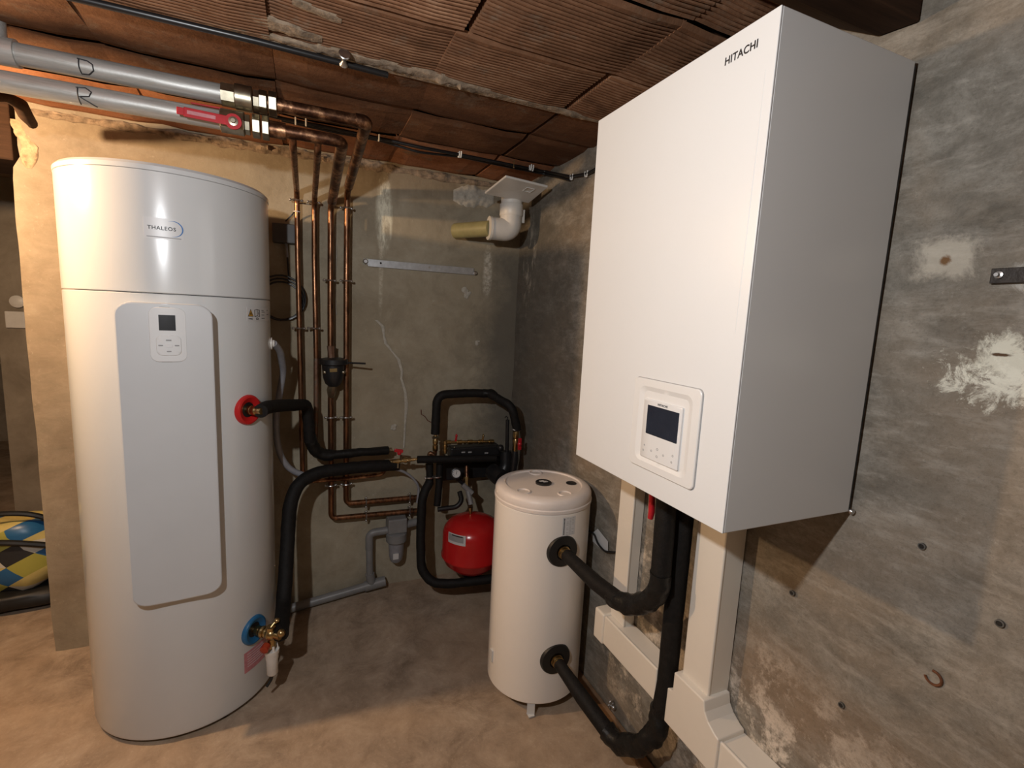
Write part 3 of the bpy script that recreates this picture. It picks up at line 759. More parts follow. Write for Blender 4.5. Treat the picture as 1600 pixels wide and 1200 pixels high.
for (u, v, s_) in ((-0.046, 0.006, 0.003), (-0.049, -0.006, 0.004), (-0.022, -0.001, 0.004), (-0.003, 0.007, 0.005), (-0.003, -0.009, 0.005), (0.017, -0.001, 0.004), (0.045, 0.006, 0.004), (0.043, -0.008, 0.004)):
    obj('button_mark', MB().torus(onbox(0.8025, 1.238)(u, v - 0.002, 0.0064), (1, 0, 0), s_ * 0.5, 0.0005, 10, 5), 'ink_grey', bz)
# what hangs below the unit
rv = thing('isolating_valve', (0.930, 1.079, 0.993), 'small red-handled valve hanging under the large white unit', 'valve')
obj('stem', MB().cyl((0.930, 1.084, 1.030), (0.930, 1.078, 0.983), 0.008, 12), 'brass', rv)
obj('handle', MB().tube([(0.925, 1.074, 1.024), (0.925, 1.069, 0.968), (0.925, 1.072, 0.947)], [0.009, 0.0095, 0.008], 12), 'red_handle', rv)

# ================================================================== buffer tank
BC = (0.868, 1.645); BR = 0.19
t = thing('buffer_tank', (BC[0], BC[1], 0), 'short cream cylindrical buffer tank with two black side ports', 'tank')
bb = obj('body', MB().lathe([(0.17, 0.043), (0.185, 0.046), (BR, 0.052), (BR, 0.806), (0.187, 0.809)], (BC[0], BC[1], 0), n=80), 'buffer_cream', t, smooth=30)
ld = obj('lid', MB().lathe([(0.186, 0.809), (0.1925, 0.811), (0.1935, 0.822), (0.1905, 0.826), (0.1915, 0.830), (0.1905, 0.846), (0.186, 0.856), (0.178, 0.8625), (0.160, 0.8665), (0.153, 0.8665), (0.150, 0.8640), (0.149, 0.8615), (0.0, 0.8615)], (BC[0], BC[1], 0), n=80), 'lid_cream', t, smooth=35)
for ad in (-62, 12, 168):
    a = math.radians(ad); c0 = Vector((BC[0] + 0.130 * math.sin(a), BC[1] - 0.130 * math.cos(a), 0.8615))
    obj('lid_notch', MB().torus(c0, (0, 0, 1), 0.025, 0.0042, 20, 8), 'lid_cream', ld)
obj('centre_cap', MB().lathe([(0.032, 0.860), (0.032, 0.868), (0.029, 0.870), (0.0, 0.870)], (BC[0], BC[1], 0), n=28), 'black_plastic', ld)
mb = MB()
for (a, b) in (((-0.014, 0.008), (0.004, 0.008)), ((-0.014, 0.008), (-0.010, 0.0)), ((-0.010, 0.0), (0.010, 0.0)), ((0.010, 0.0), (0.014, -0.008)), ((0.014, -0.008), (-0.004, -0.008))):
    mb.bar((BC[0] + a[0], BC[1] + a[1], 0.8705), (BC[0] + b[0], BC[1] + b[1], 0.8705), 0.006, 0.0012)
obj('cap_mark', mb, 'paper', ld)
obj('plug', MB().lathe([(0.021, 0.860), (0.021, 0.864), (0.018, 0.8655), (0.0, 0.8655)], (BC[0] + 0.110, BC[1] - 0.030, 0), n=22), 'black_plastic', ld)
for ad in (-27, 93, 213):
    a = math.radians(ad); c0 = Vector((BC[0] + 0.183 * math.sin(a), BC[1] - 0.183 * math.cos(a), 0)); d = Vector((math.sin(a), -math.cos(a), 0))
    obj('foot', MB().bar(c0 + Vector((0, 0, 0.0)), c0 + Vector((0, 0, 0.060)), 0.004, 0.03, d.cross(Vector((0, 0, 1)))).box(c0.x - 0.012, c0.x + 0.012, c0.y - 0.012, c0.y + 0.012, -0.004, 0.001), 'white_enamel', t)
def on_buf(adeg, zc):
    def fn(u, v, off=0.0):
        a = math.radians(adeg) + u / BR
        return (BC[0] + (BR + off) * math.sin(a), BC[1] - (BR + off) * math.cos(a), zc + v)
    return fn
obj('rating_plate', plate(on_buf(5, 0.762), [(0.056, 0.072, 0.002, 0.0003), (0.056, 0.072, 0.002, 0.0008)], 6), 'paper', bb)
mb = MB()
for k in range(12):
    v0 = 0.030 - 0.0053 * k
    mb.tube([on_buf(5, 0.762)(-0.024, v0, 0.001), on_buf(5, 0.762)(-0.0195, v0, 0.001)], 0.0017, 5)
obj('plate_print', mb, 'ink', bb, fixn=False)
mb = MB()
for k in range(11):
    for c in range(3):
        if random.random() < 0.75: mb.tube([on_buf(5, 0.762)(-0.012 + 0.012 * c, 0.030 - 0.006 * k, 0.001), on_buf(5, 0.762)(-0.004 + 0.012 * c, 0.030 - 0.006 * k, 0.001)], 0.0008, 5)
obj('plate_text', mb, 'ink_grey', bb, fixn=False)
obj('side_tag', plate(on_buf(-88, 0.165), [(0.02, 0.05, 0.002, 0.0), (0.02, 0.05, 0.002, 0.006)], 3), 'white_enamel', bb)
bports = []
for (ad, zc) in ((-1.0, 0.667), (-1.0, 0.232)):
    a = math.radians(ad); nrm = Vector((math.sin(a), -math.cos(a), 0)); p = Vector((BC[0], BC[1], zc)) + nrm * BR
    lab(obj('port_rosette', MB().lathe([(0.0, -0.025), (0.062, -0.025), (0.062, -0.004), (0.058, 0.004), (0.030, 0.009), (0.027, 0.002), (0.0, 0.002)], p, nrm, 36), 'black_rubber', bb), 'black rubber rosette')
    obj('union', MB().lathe([(0.012, -0.01), (0.024, 0.004), (0.024, 0.012), (0.018, 0.014), (0.023, 0.017), (0.023, 0.024), (0.019, 0.026), (0.021, 0.030), (0.021, 0.036), (0.013, 0.050)], p, nrm, 18), 'brass', bb)
    bports.append((p, nrm))

# ================================================================== insulated pipes between buffer tank and unit
p, nrm = bports[0]
t = thing('upper_buffer_pipe', tuple(p), 'black insulated pipe from the upper port of the cream tank up to the white unit', 'pipe')
hx, hy = 0.925, 1.010
obj('foam_sleeve', MB().tube([tuple(p + nrm * 0.03), tuple(p + nrm * 0.06), (0.885, 1.266, 0.646), (0.905, 1.156, 0.642)], [0.0225] * 2 + [0.0265] * 2, 18, wob=0.04), 'black_foam', t)
obj('foam_sleeve', MB().tube([(0.900, 1.193, 0.634), (0.910, 1.108, 0.649), (0.922, 1.047, 0.699), (0.925, 1.007, 0.752), (0.925, 1.007, 0.811)], 0.0305, 22, 0.03, 6, wob=0.22, sub=0.006), 'black_tape', t)
obj('foam_sleeve', MB().tube([(0.925, 1.007, 0.792), (0.925, 1.010, 0.935), (0.925, 1.013, 1.037)], 0.0285, 18, wob=0.04, sub=0.03), 'black_foam', t)
p, nrm = bports[1]
t = thing('lower_buffer_pipe', tuple(p), 'long black insulated pipe from the lower port of the cream tank, looping below the trunking', 'pipe')
obj('foam_sleeve', MB().tube([tuple(p + nrm * 0.03), tuple(p + nrm * 0.06), (0.895, 1.305, 0.183), (0.930, 1.172, 0.138)], [0.0225] * 2 + [0.027] * 2, 18, wob=0.04), 'black_foam', t)
obj('foam_sleeve', MB().tube([(0.925, 1.192, 0.144), (0.940, 1.138, 0.130), (0.960, 1.065, 0.191), (0.980, 1.018, 0.272), (0.990, 1.023, 0.352)], 0.0315, 22, 0.04, 6, wob=0.22, sub=0.006), 'black_tape', t)
obj('foam_sleeve', MB().tube([(0.990, 1.022, 0.325), (0.995, 1.014, 0.434), (0.995, 1.016, 0.662), (0.995, 1.014, 0.923), (0.995, 1.014, 1.001)], 0.029, 18, wob=0.04, sub=0.03), 'black_foam', t)

# ================================================================== cable trunking on the right-hand wall
t = thing('narrow_trunking', (1.05, 1.32, 0.44), 'narrow cream cable trunking, upright left of the black pipes', 'trunking')
obj('channel', MB().box(1.034, XW, 1.283, 1.357, 0.44, 1.14), 'trunking', t)
obj('cover', MB().box(1.028, 1.036, 1.280, 1.360, 0.44, 1.14), 'trunking', t, bevel=0.003)
t = thing('low_trunking', (1.04, 1.2, 0.335), 'horizontal cream trunking low on the wall behind the black pipes', 'trunking')
obj('channel', MB().box(1.006, XW, 1.068, 1.38, 0.338, 0.440), 'trunking', t)
obj('cover', MB().box(1.000, 1.010, 1.066, 1.355, 0.334, 0.444), 'trunking', t, bevel=0.006, segs=3)
obj('end_cap', MB().box(0.994, XW, 1.352, 1.412, 0.330, 0.449), 'trunking', t, bevel=0.008, segs=3)
t = thing('wide_trunking', (1.04, 0.91, 0.44), 'wide cream cable trunking, upright right of the black pipes', 'trunking')
obj('channel', MB().box(1.006, XW, 0.868, 0.962, 0.49, 1.134), 'trunking', t)
obj('cover', MB().box(1.000, 1.010, 0.866, 0.965, 0.49, 1.134), 'trunking', t, bevel=0.006, segs=3)
t = thing('trunking_tee', (1.02, 0.9, 0.33), 'cream flared tee joining wide upright trunking to the low run', 'trunking')
poly = [(0.995, 0.335), (0.80, 0.335), (0.80, 0.447), (0.815, 0.452), (0.838, 0.466), (0.852, 0.484), (0.858, 0.512), (0.973, 0.512), (0.973, 0.455), (0.978, 0.449), (0.995, 0.447)]
obj('cover', MB().prism(poly, lambda a, b, x: (x, a, b), 0.978, XW - 0.001), 'trunking', t, bevel=0.005, segs=3)
t = thing('front_trunking', (1.04, 0.5, 0.34), 'cream trunking run leaving the tee towards the bottom edge', 'trunking')
obj('channel', MB().box(0.992, XW, -0.6, 0.806, 0.345, 0.435), 'trunking', t)
obj('cover', MB().box(0.986, 0.996, -0.6, 0.804, 0.340, 0.440), 'trunking', t, bevel=0.006, segs=3)

# tag, probe cable and loose bits beside the buffer tank
t = thing('probe_cable', (1.040, 1.568, 0.677), 'thin probe cable with white paper tag beside the cream tank', 'cable')
obj('wire', MB().tube([(1.045, 1.589, 0.666), (1.060, 1.551, 0.670), (1.060, 1.519, 0.637), (1.060, 1.468, 0.629), (1.065, 1.395, 0.661)], 0.004, 8, 0.02), 'cable_black', t)
obj('paper_tag', MB().add([(1.066, 1.577, 0.652), (1.066, 1.535, 0.693), (1.066, 1.461, 0.673), (1.066, 1.455, 0.629), (1.066, 1.481, 0.622), (1.066, 1.564, 0.625)] + [(1.068, 1.580, 0.651), (1.068, 1.538, 0.691), (1.068, 1.464, 0.672), (1.068, 1.458, 0.627), (1.068, 1.483, 0.620), (1.068, 1.567, 0.624)], [(0, 1, 2, 3, 4, 5), (11, 10, 9, 8, 7, 6)] + [(i, i + 6, (i + 1) % 6 + 6, (i + 1) % 6) for i in range(6)]), 'paper', t)
P = (1.068, 1.354, 0.059)
t = tag(obj('pipe_clip', MB().torus((1.062, P[1], P[2] + 0.012), (0, 1, 0), 0.010, 0.003, 14, 6).ball((1.066, P[1] - 0.010, P[2]), 0.009).cyl((1.075, P[1], P[2] + 0.006), (1.045, P[1], P[2] + 0.004), 0.004, 8), 'steel'), 'small loose metal pipe clip fixed low on the wall', 'clip')

# dark strap on the right-hand wall
P = (1.070, 0.454, 1.618)
t = thing('iron_strap', (XW - 0.003, P[1] - 0.1, P[2]), 'dark flat iron strap bolted to the wall at the right edge', 'strap')
obj('bar', MB().box(XW - 0.007, XW - 0.001, P[1] - 0.30, P[1], P[2] - 0.0125, P[2] + 0.0125), 'dark_iron', t, bevel=0.001)
obj('bolt', MB().lathe([(0.006, 0), (0.006, 0.004), (0.003, 0.005), (0.003, 0.012)], (XW - 0.007, P[1] - 0.012, P[2] + 0.001), (-1, 0, 0), 12), 'steel', t)

# ================================================================== galvanised pipes D and R
PY = 1.80; ZD, ZR = 2.138, 2.063; PRD = 0.0275
def along(px): return px
t = thing('flow_pipe', (-1.0, PY, ZD), 'upper grey galvanised pipe marked D under the ceiling', 'pipe')
XD = (-0.223, 1.800, 2.135)[0]
obj('pipe', MB().cyl((-3.38, PY, ZD), (XD, PY, ZD), PRD, 28), 'galvanised', t)
xt = (-0.692, 1.800, 2.138)[0]
obj('tee', MB().cyl((xt - 0.14, PY, ZD), (xt, PY, ZD), 0.034, 28).cyl((xt - 0.05, PY, ZD), (xt - 0.05, PY - 0.0, ZC + 0.02), 0.030, 24), 'galvanised', t)
def handwriting(strokes, px, z0, s_):
    mb = MB()
    for st in strokes:
        pts = []
        dense = [(a[0] + (b[0] - a[0]) * k / 5, a[1] + (b[1] - a[1]) * k / 5) for a, b in zip(st, st[1:]) for k in range(5)] + [st[-1]]
        for (u, v) in dense:
            a = v * s_ / PRD
            pts.append((px + u * s_, PY - (PRD + 0.0004) * math.cos(a - 0.35), z0 + (PRD + 0.0004) * math.sin(a - 0.35)))
        mb.tube(pts, 0.0017, 6)
    return mb
Dst = [[(-0.4, 0.55), (-0.42, 0.0), (-0.36, -0.5), (0.1, -0.45), (0.45, -0.1), (0.42, 0.3), (0.1, 0.5), (-0.5, 0.55)]]
Rst = [[(-0.4, 0.55), (-0.42, 0.0), (-0.40, -0.6)], [(-0.5, 0.5), (0.0, 0.6), (0.35, 0.35), (0.2, 0.05), (-0.35, -0.05), (0.1, -0.3), (0.5, -0.6)]]
obj('letter_mark', handwriting(Dst, (-0.542, 1.775, 2.146)[0], ZD, 0.036), 'pencil', t)
t2 = thing('return_pipe', (-1.0, PY, ZR), 'lower grey galvanised pipe marked R under the ceiling', 'pipe')
XR = (-0.204, 1.800, 2.058)[0]
obj('pipe', MB().cyl((-3.38, PY, ZR), (XR, PY, ZR), PRD, 28), 'galvanised', t2)
obj('letter_mark', handwriting(Rst, (-0.547, 1.775, 2.059)[0], ZR, 0.040), 'pencil', t2)
def xof(px, py): return px
# valves and copper on D
v1 = thing('flow_valve', (XD, PY, ZD), 'nickel ball valve closing the pipe marked D', 'valve')
def ring(x0, x1, r, z, n=28): return MB().tube([(x0, PY, z), (x1, PY, z)], r, n)
XS = [(-0.223, 1.800, 2.135)[0], (-0.190, 1.800, 2.131)[0], (-0.142, 1.800, 2.130)[0], (-0.124, 1.800, 2.130)[0], (-0.098, 1.800, 2.129)[0], (-0.074, 1.800, 2.130)[0]]
obj('hex_end', ring(XS[0] - 0.002, XS[1], 0.034, ZD, 8), 'nickel', v1)
obj('valve_body', ring(XS[1], XS[2], 0.037, ZD), 'nickel', v1, bevel=0.003)
obj('hex_nut', ring(XS[2] + 0.003, XS[3], 0.032, ZD, 8), 'nickel', v1)
obj('hex_nut', ring(XS[3], XS[4] - 0.004, 0.034, ZD, 6), 'nickel', v1, bevel=0.002)
obj('flange', ring(XS[4], XS[5], 0.036, ZD, 6), 'nickel', v1, bevel=0.002)
L0 = (-0.307, 1.830, 2.128); L1 = (-0.220, 1.830, 2.130)
obj('lever', MB().bar((L0[0], 1.815, ZD - 0.039), (L1[0] + 0.02, 1.815, ZD - 0.039), 0.022, 0.004), 'red_handle', v1, bevel=0.001)
v2 = thing('return_valve', (XR, PY, ZR), 'nickel ball valve with long red lever on the pipe marked R', 'valve')
XS2 = [(-0.230, 1.800, 2.059)[0], (-0.165, 1.800, 2.056)[0], (-0.151, 1.800, 2.055)[0], (-0.144, 1.800, 2.055)[0], (-0.122, 1.800, 2.055)[0], (-0.117, 1.800, 2.054)[0], (-0.097, 1.800, 2.054)[0]]
obj('valve_body', ring(XS2[0], XS2[1], 0.036, ZR, 8), 'nickel', v2, bevel=0.003)
obj('hex_nut', ring(XS2[1] + 0.002, XS2[2], 0.030, ZR, 8), 'nickel', v2)
obj('hex_nut', ring(XS2[3], XS2[4], 0.035, ZR, 6), 'nickel', v2, bevel=0.002)
obj('hex_nut', ring(XS2[5], XS2[6], 0.036, ZR, 6), 'nickel', v2, bevel=0.002)
pv = Vector((-0.190, 1.745, 2.048)); tip = Vector((-0.332, 1.745, 2.052))
lv = obj('lever', MB().bar(pv, tip + (pv - tip) * 0.12, 0.005, 0.026).bar(tip + (pv - tip) * 0.14, tip, 0.006, 0.020), 'red_handle', v2, bevel=0.002)
obj('lever_eye', MB().lathe([(0.022, -0.003), (0.022, 0.003)], pv, (0, -1, 0), 22), 'red_handle', lv)
obj('lever_nut', MB().lathe([(0.013, 0.0), (0.013, 0.006), (0.007, 0.007), (0.006, 0.013)], pv, (0, -1, 0), 16), 'nickel', lv)
obj('stem', MB().cyl((pv.x, 1.77, ZR), (pv.x, 1.745, pv.z), 0.010, 12), 'nickel', v2)
obj('lever_print', text_on('PN40', 0.012, lambda u, v: tuple(tip.lerp(pv, 0.5) + (pv - tip).normalized() * u + Vector((0, -0.0030, 0)) + Vector((0, 0, 1)) * v), 1.0, 1.0) if False else MB().bar(tip.lerp(pv, 0.18) + Vector((0, -0.0027, 0)), tip.lerp(pv, 0.68) + Vector((0, -0.0027, 0)), 0.001, 0.010), 'pink_label', lv)

# ================================================================== copper pipes on the back wall
WY = 2.432; CR = 0.0135
def clip(parent, x, z, axis='z', y=WY):
    mb = MB()
    mb.torus((x, y, z), (0, 0, 1) if axis == 'z' else (1, 0, 0), CR + 0.004, 0.0038, 18, 6)
    if axis == 'z': mb.ball((x - 0.024, y - 0.002, z), 0.0062, 8, 6).ball((x + 0.024, y - 0.002, z), 0.0062, 8, 6)
    else: mb.ball((x, y - 0.002, z - 0.024), 0.0062, 8, 6).ball((x, y - 0.002, z + 0.024), 0.0062, 8, 6)
    mb.cyl((x, y + 0.012, z), (x, YB + 0.01, z), 0.0035, 8)
    o = obj('pipe_clip', mb, 'steel', parent)
    return o
cop = []
# pipe 4: from D
xe = 0.197
t = thing('copper_riser', (0.18, WY, 0.5), 'rightmost copper riser, fed from the pipe marked D', 'pipe', 'copper risers on the back wall')
obj('header', MB().cyl((XS[5], PY, ZD), (-0.10 + 0.0, PY, ZD), 0.026, 20).cyl((-0.10, PY, ZD), (-0.06, PY, ZD), 0.022, 20), 'copper_dark', t)
obj('pipe', MB().tube([(-0.09, PY, ZD), (xe, PY, ZD), (0.188, WY - 0.02, 2.062)], 0.0195, 16, 0.03, 6), 'copper_dark', t)
obj('elbow', MB().tube([(xe - 0.035, PY, ZD), (xe, PY, ZD), (xe - 0.001, PY + 0.04, ZD - 0.005)], 0.0225, 16, 0.03, 6), 'copper_dark', t)
zb4 = (0.181, 2.432, 0.550)[2]
obj('riser', MB().tube([(0.189, WY - 0.06, 2.066), (0.184, WY, 2.035), (0.181, WY, 1.6), (0.180, WY, zb4), (0.537, 2.432, 0.545)], CR, 14, 0.03, 6), 'copper', t)
for P in ((0.180, 2.432, 1.972), (0.180, 2.432, 1.643), (0.180, 2.432, 0.991), (0.181, 2.432, 0.653)): clip(t, P[0], P[2])
for P in ((0.276, 2.432, 0.546), (0.497, 2.432, 0.546)): clip(t, P[0], P[2], 'x')
# pipe 3: from R
t = thing('copper_riser', (0.11, WY, 0.5), 'copper riser with the black pressure regulator on it', 'pipe', 'copper risers on the back wall')
obj('header', MB().cyl((XS2[6], PY, ZR), (-0.05, PY, ZR), 0.025, 20), 'copper_dark', t)
obj('pipe', MB().tube([(-0.06, PY, ZR), (0.121, PY, ZR), (0.117, WY - 0.02, 1.985)], 0.0195, 16, 0.03, 6), 'copper_dark', t)
zb3 = (0.112, 2.432, 0.481)[2]
obj('riser', MB().tube([(0.117, WY - 0.06, 1.993), (0.113, WY, 1.965), (0.110, WY, 1.5), (0.110, WY, zb3), (0.539, 2.432, 0.471)], CR, 14, 0.03, 6), 'copper', t)
for P in ((0.107, 2.432, 1.640), (0.110, 2.432, 0.993), (0.109, 2.432, 0.653)): clip(t, P[0], P[2])
for P in ((0.277, 2.432, 0.474), (0.498, 2.432, 0.475)): clip(t, P[0], P[2], 'x')
# pipes 2 and 1
t = thing('copper_riser', (0.044, WY, 0.8), 'second copper riser from the tall tank, greenish lower down', 'pipe', 'copper risers on the back wall')
obj('riser', MB().tube([(0.045, PY, ZR), (0.045, PY + 0.03, ZR - 0.035), (0.045, WY - 0.05, 2.0), (0.044, WY, 1.96), (0.042, 2.432, 1.744), (0.047, 2.432, 1.277)], 0.0115, 14, 0.025, 5), 'copper', t)
obj('riser', MB().tube([(0.047, 2.432, 1.277), (0.045, 2.432, 1.033), (0.038, 2.432, 0.830)], 0.0118, 14), 'copper_green', t)
for P in ((0.041, 2.432, 1.979), (0.039, 2.432, 1.417)): clip(t, P[0], P[2])
t = thing('copper_riser', (-0.027, WY, 0.7), 'copper riser nearest the tall tank', 'pipe', 'copper risers on the back wall')
obj('riser', MB().tube([(-0.030, PY, ZR), (-0.030, PY + 0.03, ZR - 0.035), (-0.028, WY - 0.05, 2.02), (-0.027, WY, 1.98), (-0.027, 2.432, 1.738), (-0.021, 2.432, 1.156), (-0.017, 2.432, 0.729)], 0.0115, 14, 0.025, 5), 'copper', t)
for P in ((-0.030, 2.432, 1.978), (-0.026, 2.432, 1.415)): clip(t, P[0], P[2])
obj('cable_tie', MB().torus((-0.028, 2.432, 1.929), (0, 0, 1), 0.0135, 0.0022, 14, 5), 'clip_white', t)
# copper run under the black hose
t = thing('copper_offset_pipe', (0.175, 2.400, 0.691), 'short copper pipe running under the thick black pipe and turning up', 'pipe')
obj('pipe', MB().tube([(0.008, 2.420, 0.686), (0.177, 2.420, 0.684), (0.362, 2.420, 0.691), (0.364, 2.420, 0.755)], 0.011, 12, 0.03, 6), 'copper_dark', t)

# pressure regulator on pipe 3
P = V((0.129, 2.390, 1.191))
t = thing('pressure_regulator', tuple(P), 'black bell-shaped pressure regulator on a copper riser', 'regulator')
cx = 0.112; cy = 2.405
zt = (0.119, 2.405, 1.337)[2]; z1 = (0.124, 2.405, 1.274)[2]; z2 = (0.124, 2.405, 1.250)[2]; z3 = (0.124, 2.405, 1.159)[2]; z4 = (0.124, 2.405, 1.098)[2]
obj('upper_union', MB().tube([(cx, cy + 0.012, zt), (cx, cy + 0.010, zt - 0.02), (cx + 0.003, cy, z1)], [0.019, 0.017, 0.015], 8), 'copper_green', t)
obj('bell', MB().lathe([(0.020, z3 - 0.010), (0.036, z3 + 0.004), (0.046, z3 + 0.035), (0.050, z2 - 0.012), (0.050, z2), (0.030, z2 + 0.004)], (cx + 0.008, cy - 0.01, 0), n=26), 'black_plastic', t)
obj('bell_flange', MB().lathe([(0.050, z2), (0.064, z2 + 0.006), (0.064, z1 + 0.004), (0.040, z1 + 0.010)], (cx + 0.010, cy - 0.012, 0), n=28), 'black_plastic', t)
bt = V(cx + 0.004, cy - 0.060, (z2 + z3) / 2 + 0.022)
obj('name_plate', MB().bar(bt + V(-0.014, 0, 0.004), bt + V(0.018, 0, 0.006), 0.003, 0.016), 'brass', t)
for dx in (-0.040, 0.050): obj('bolt', MB().ball((cx + 0.006 + dx * 0.9, cy - 0.035, (z2 + z3) / 2 + 0.015), 0.010, 10, 7), 'nickel', t)
obj('lower_union', MB().tube([(cx + 0.004, cy, z3), (cx, cy + 0.004, (z3 + z4) / 2), (cx, WY - 0.005, z4)], [0.018, 0.021, 0.016], 8), 'nickel', t)
L = (0.258, 2.330, 1.265)
obj('handle_rod', MB().tube([(cx + 0.05, cy - 0.03, z1 - 0.010), L], 0.0045, 8), 'black_plastic', t)

# junction box and cables beside the tall tank
t = thing('junction_box', (-0.088, 2.470, 1.792), 'small dark grey junction box on the wall beside the tall tank', 'box')
a0 = (-0.129, 2.440, 1.874); a1 = (-0.035, 2.440, 1.791)
obj('case', MB().box(a0[0], a1[0], 2.437, 2.487, a1[2], a0[2]), 'box_grey', t, bevel=0.003)
obj('cable', MB().tube([(-0.074, 2.460, 1.792), (-0.070, 2.460, 1.731)], 0.005, 8), 'hose_grey', t)
obj('wire', MB().tube([(-0.076, 2.460, 1.887), (-0.049, 2.460, 1.917), (-0.036, 2.450, 1.934)], 0.003, 7, 0.02), 'cable_black', t)
t = thing('cable_coil', (-0.102, 2.460, 1.535), 'dark coil of cable hanging in the shadow of the tall tank', 'cable')
cc = V((-0.097, 2.465, 1.536))
mb = MB()
for k in range(3): mb.torus(cc + V(0, -0.006 * k, 0.006 * k), (0, 1, 0.05 * k), 0.085 + 0.008 * k, 0.004, 26, 6)
obj('loop', mb, 'cable_black', t)
obj('wire', MB().tube([(-0.070, 2.460, 1.731), (-0.066, 2.465, 1.652), tuple(cc + V(0.03, -0.002, 0.085))], 0.004, 7), 'cable_black', t)
# grey flexible condensate hose
t = tag(obj('drain_hose', MB().tube([tuple(pw + V(0.01, 0, 0)), (-0.093, 2.160, 1.333), (-0.086, 2.260, 1.237), (-0.106, 2.280, 1.124), (-0.120, 2.280, 1.040), (-0.119, 2.280, 0.926), (-0.100, 2.280, 0.844), (-0.061, 2.300, 0.781), (0.002, 2.300, 0.752)], 0.0135, 12, 0.04, 6), 'hose_grey'), 'grey flexible drain hose hanging behind the edge of the tall tank', 'hose')

# metal strip on the back wall
t = thing('metal_strip', (0.532, 2.480, 1.737), 'flat zinc mounting strip screwed to the back wall', 'strip')
a0 = (0.283, 2.480, 1.738); a1 = (0.831, 2.480, 1.742)
obj('strip', MB().box(a0[0], a1[0] - 0.01, 2.476, 2.481, 1.722, 1.757), 'zinc_strip', t, bevel=0.0008)
obj('hook_end', MB().box(a0[0] - 0.02, a0[0] + 0.002, 2.4775, 2.481, 1.731, 1.757).box(a1[0] - 0.012, a1[0] + 0.004, 2.4775, 2.481, 1.722, 1.742), 'zinc_strip', t)
obj('screw', MB().lathe([(0.013, 0), (0.013, 0.006), (0.008, 0.012)], (a0[0] - 0.012, 2.479, 1.744), (0, -1, 0), 10), 'steel', t)
obj('screw', MB().lathe([(0.011, 0), (0.011, 0.006), (0.006, 0.010)], (a1[0] - 0.002, 2.479, 1.732), (0, -1, 0), 10), 'steel', t)
for dx in (0.06, 0.30): obj('slot_hole', MB().cyl((a0[0] + dx, 2.477, 1.742), (a0[0] + dx, 2.4755, 1.742), 0.005, 10), 'hole_dark' if dx < 0.1 else 'steel', t)

# ================================================================== ventilation pipe in the corner
t = thing('vent_pipe', (0.92, 2.38, 1.85), 'white plastic vent elbow dropping from a square plate in the corner', 'vent pipe')
zp = (0.863, 2.475, 2.138)[2]
Bc = (0.661, 1.675, 2.000); 
cA, cB, cC, cD = V((0.777, 2.228, 2.075)), V((0.799, 2.025, 2.105)), V((1.017, 2.052, 2.100)), V((1.010, 2.240, 2.065))
mb = MB()
tv = V(0, 0, 0.010)
mb.add([cA, cB, cC, cD, cA + tv, cB + tv, cC + tv, cD + tv], [(0, 1, 2, 3), (7, 6, 5, 4), (0, 4, 5, 1), (1, 5, 6, 2), (2, 6, 7, 3), (3, 7, 4, 0)])
vpl = obj('plate', mb, 'pvc_white', t, bevel=0.003)
cm = (cA + cB + cC + cD) / 4; ux = (cC - cB).normalized(); uy = (cA - cB).normalized(); dn = V(0, 0, -0.0015)
obj('plate_mark', MB().tube([cm + ux * 0.06 - uy * 0.06 + dn, cm + ux * 0.02 - uy * 0.06 + dn, cm + ux * 0.02 - uy * 0.02 + dn, cm + ux * 0.06 - uy * 0.02 + dn, cm + ux * 0.06 - uy * 0.06 + dn], 0.002, 6), 'pvc_white', vpl)
vp = V((0.933, 2.270, 2.039))
zt_, zc0, zc1, ze = (0.932, 2.270, 2.120)[2], (0.935, 2.270, 2.055)[2], (0.934, 2.270, 2.003)[2], (0.924, 2.270, 1.933)[2]
obj('collar', MB().cyl((vp.x, vp.y, zc0), (vp.x, vp.y, zt_ + 0.03), 0.052, 28), 'pvc_white', t)
obj('coupling', MB().lathe([(0.054, zc1 - 0.005), (0.057, zc1), (0.057, zc0 - 0.003), (0.054, zc0 + 0.002)], (vp.x, vp.y, 0), n=30), 'pvc_white', t)
obj('elbow', MB().tube([(vp.x, vp.y, zc1 + 0.005), (vp.x, vp.y, ze), (vp.x - 0.105, vp.y + 0.006, ze)], 0.053, 26, 0.085, 12), 'pvc_white', t)
obj('elbow_lip', MB().cyl((vp.x - 0.100, vp.y + 0.006, ze), (vp.x - 0.112, vp.y + 0.007, ze), 0.056, 28), 'pvc_white', t)
obj('clip_tab', MB().box(vp.x + 0.050, vp.x + 0.064, vp.y - 0.02, vp.y + 0.02, zc1 - 0.03, zc0 - 0.02), 'pvc_white', t)
s0 = (vp.x - 0.10, vp.y + 0.010, ze); s1 = (0.710, 2.460, 1.932)
lab(obj('stub', MB().tube([s0, (s1[0], 2.46, s1[2])], 0.038, 24), 'pvc_yellow', t), 'yellowed pipe stub')

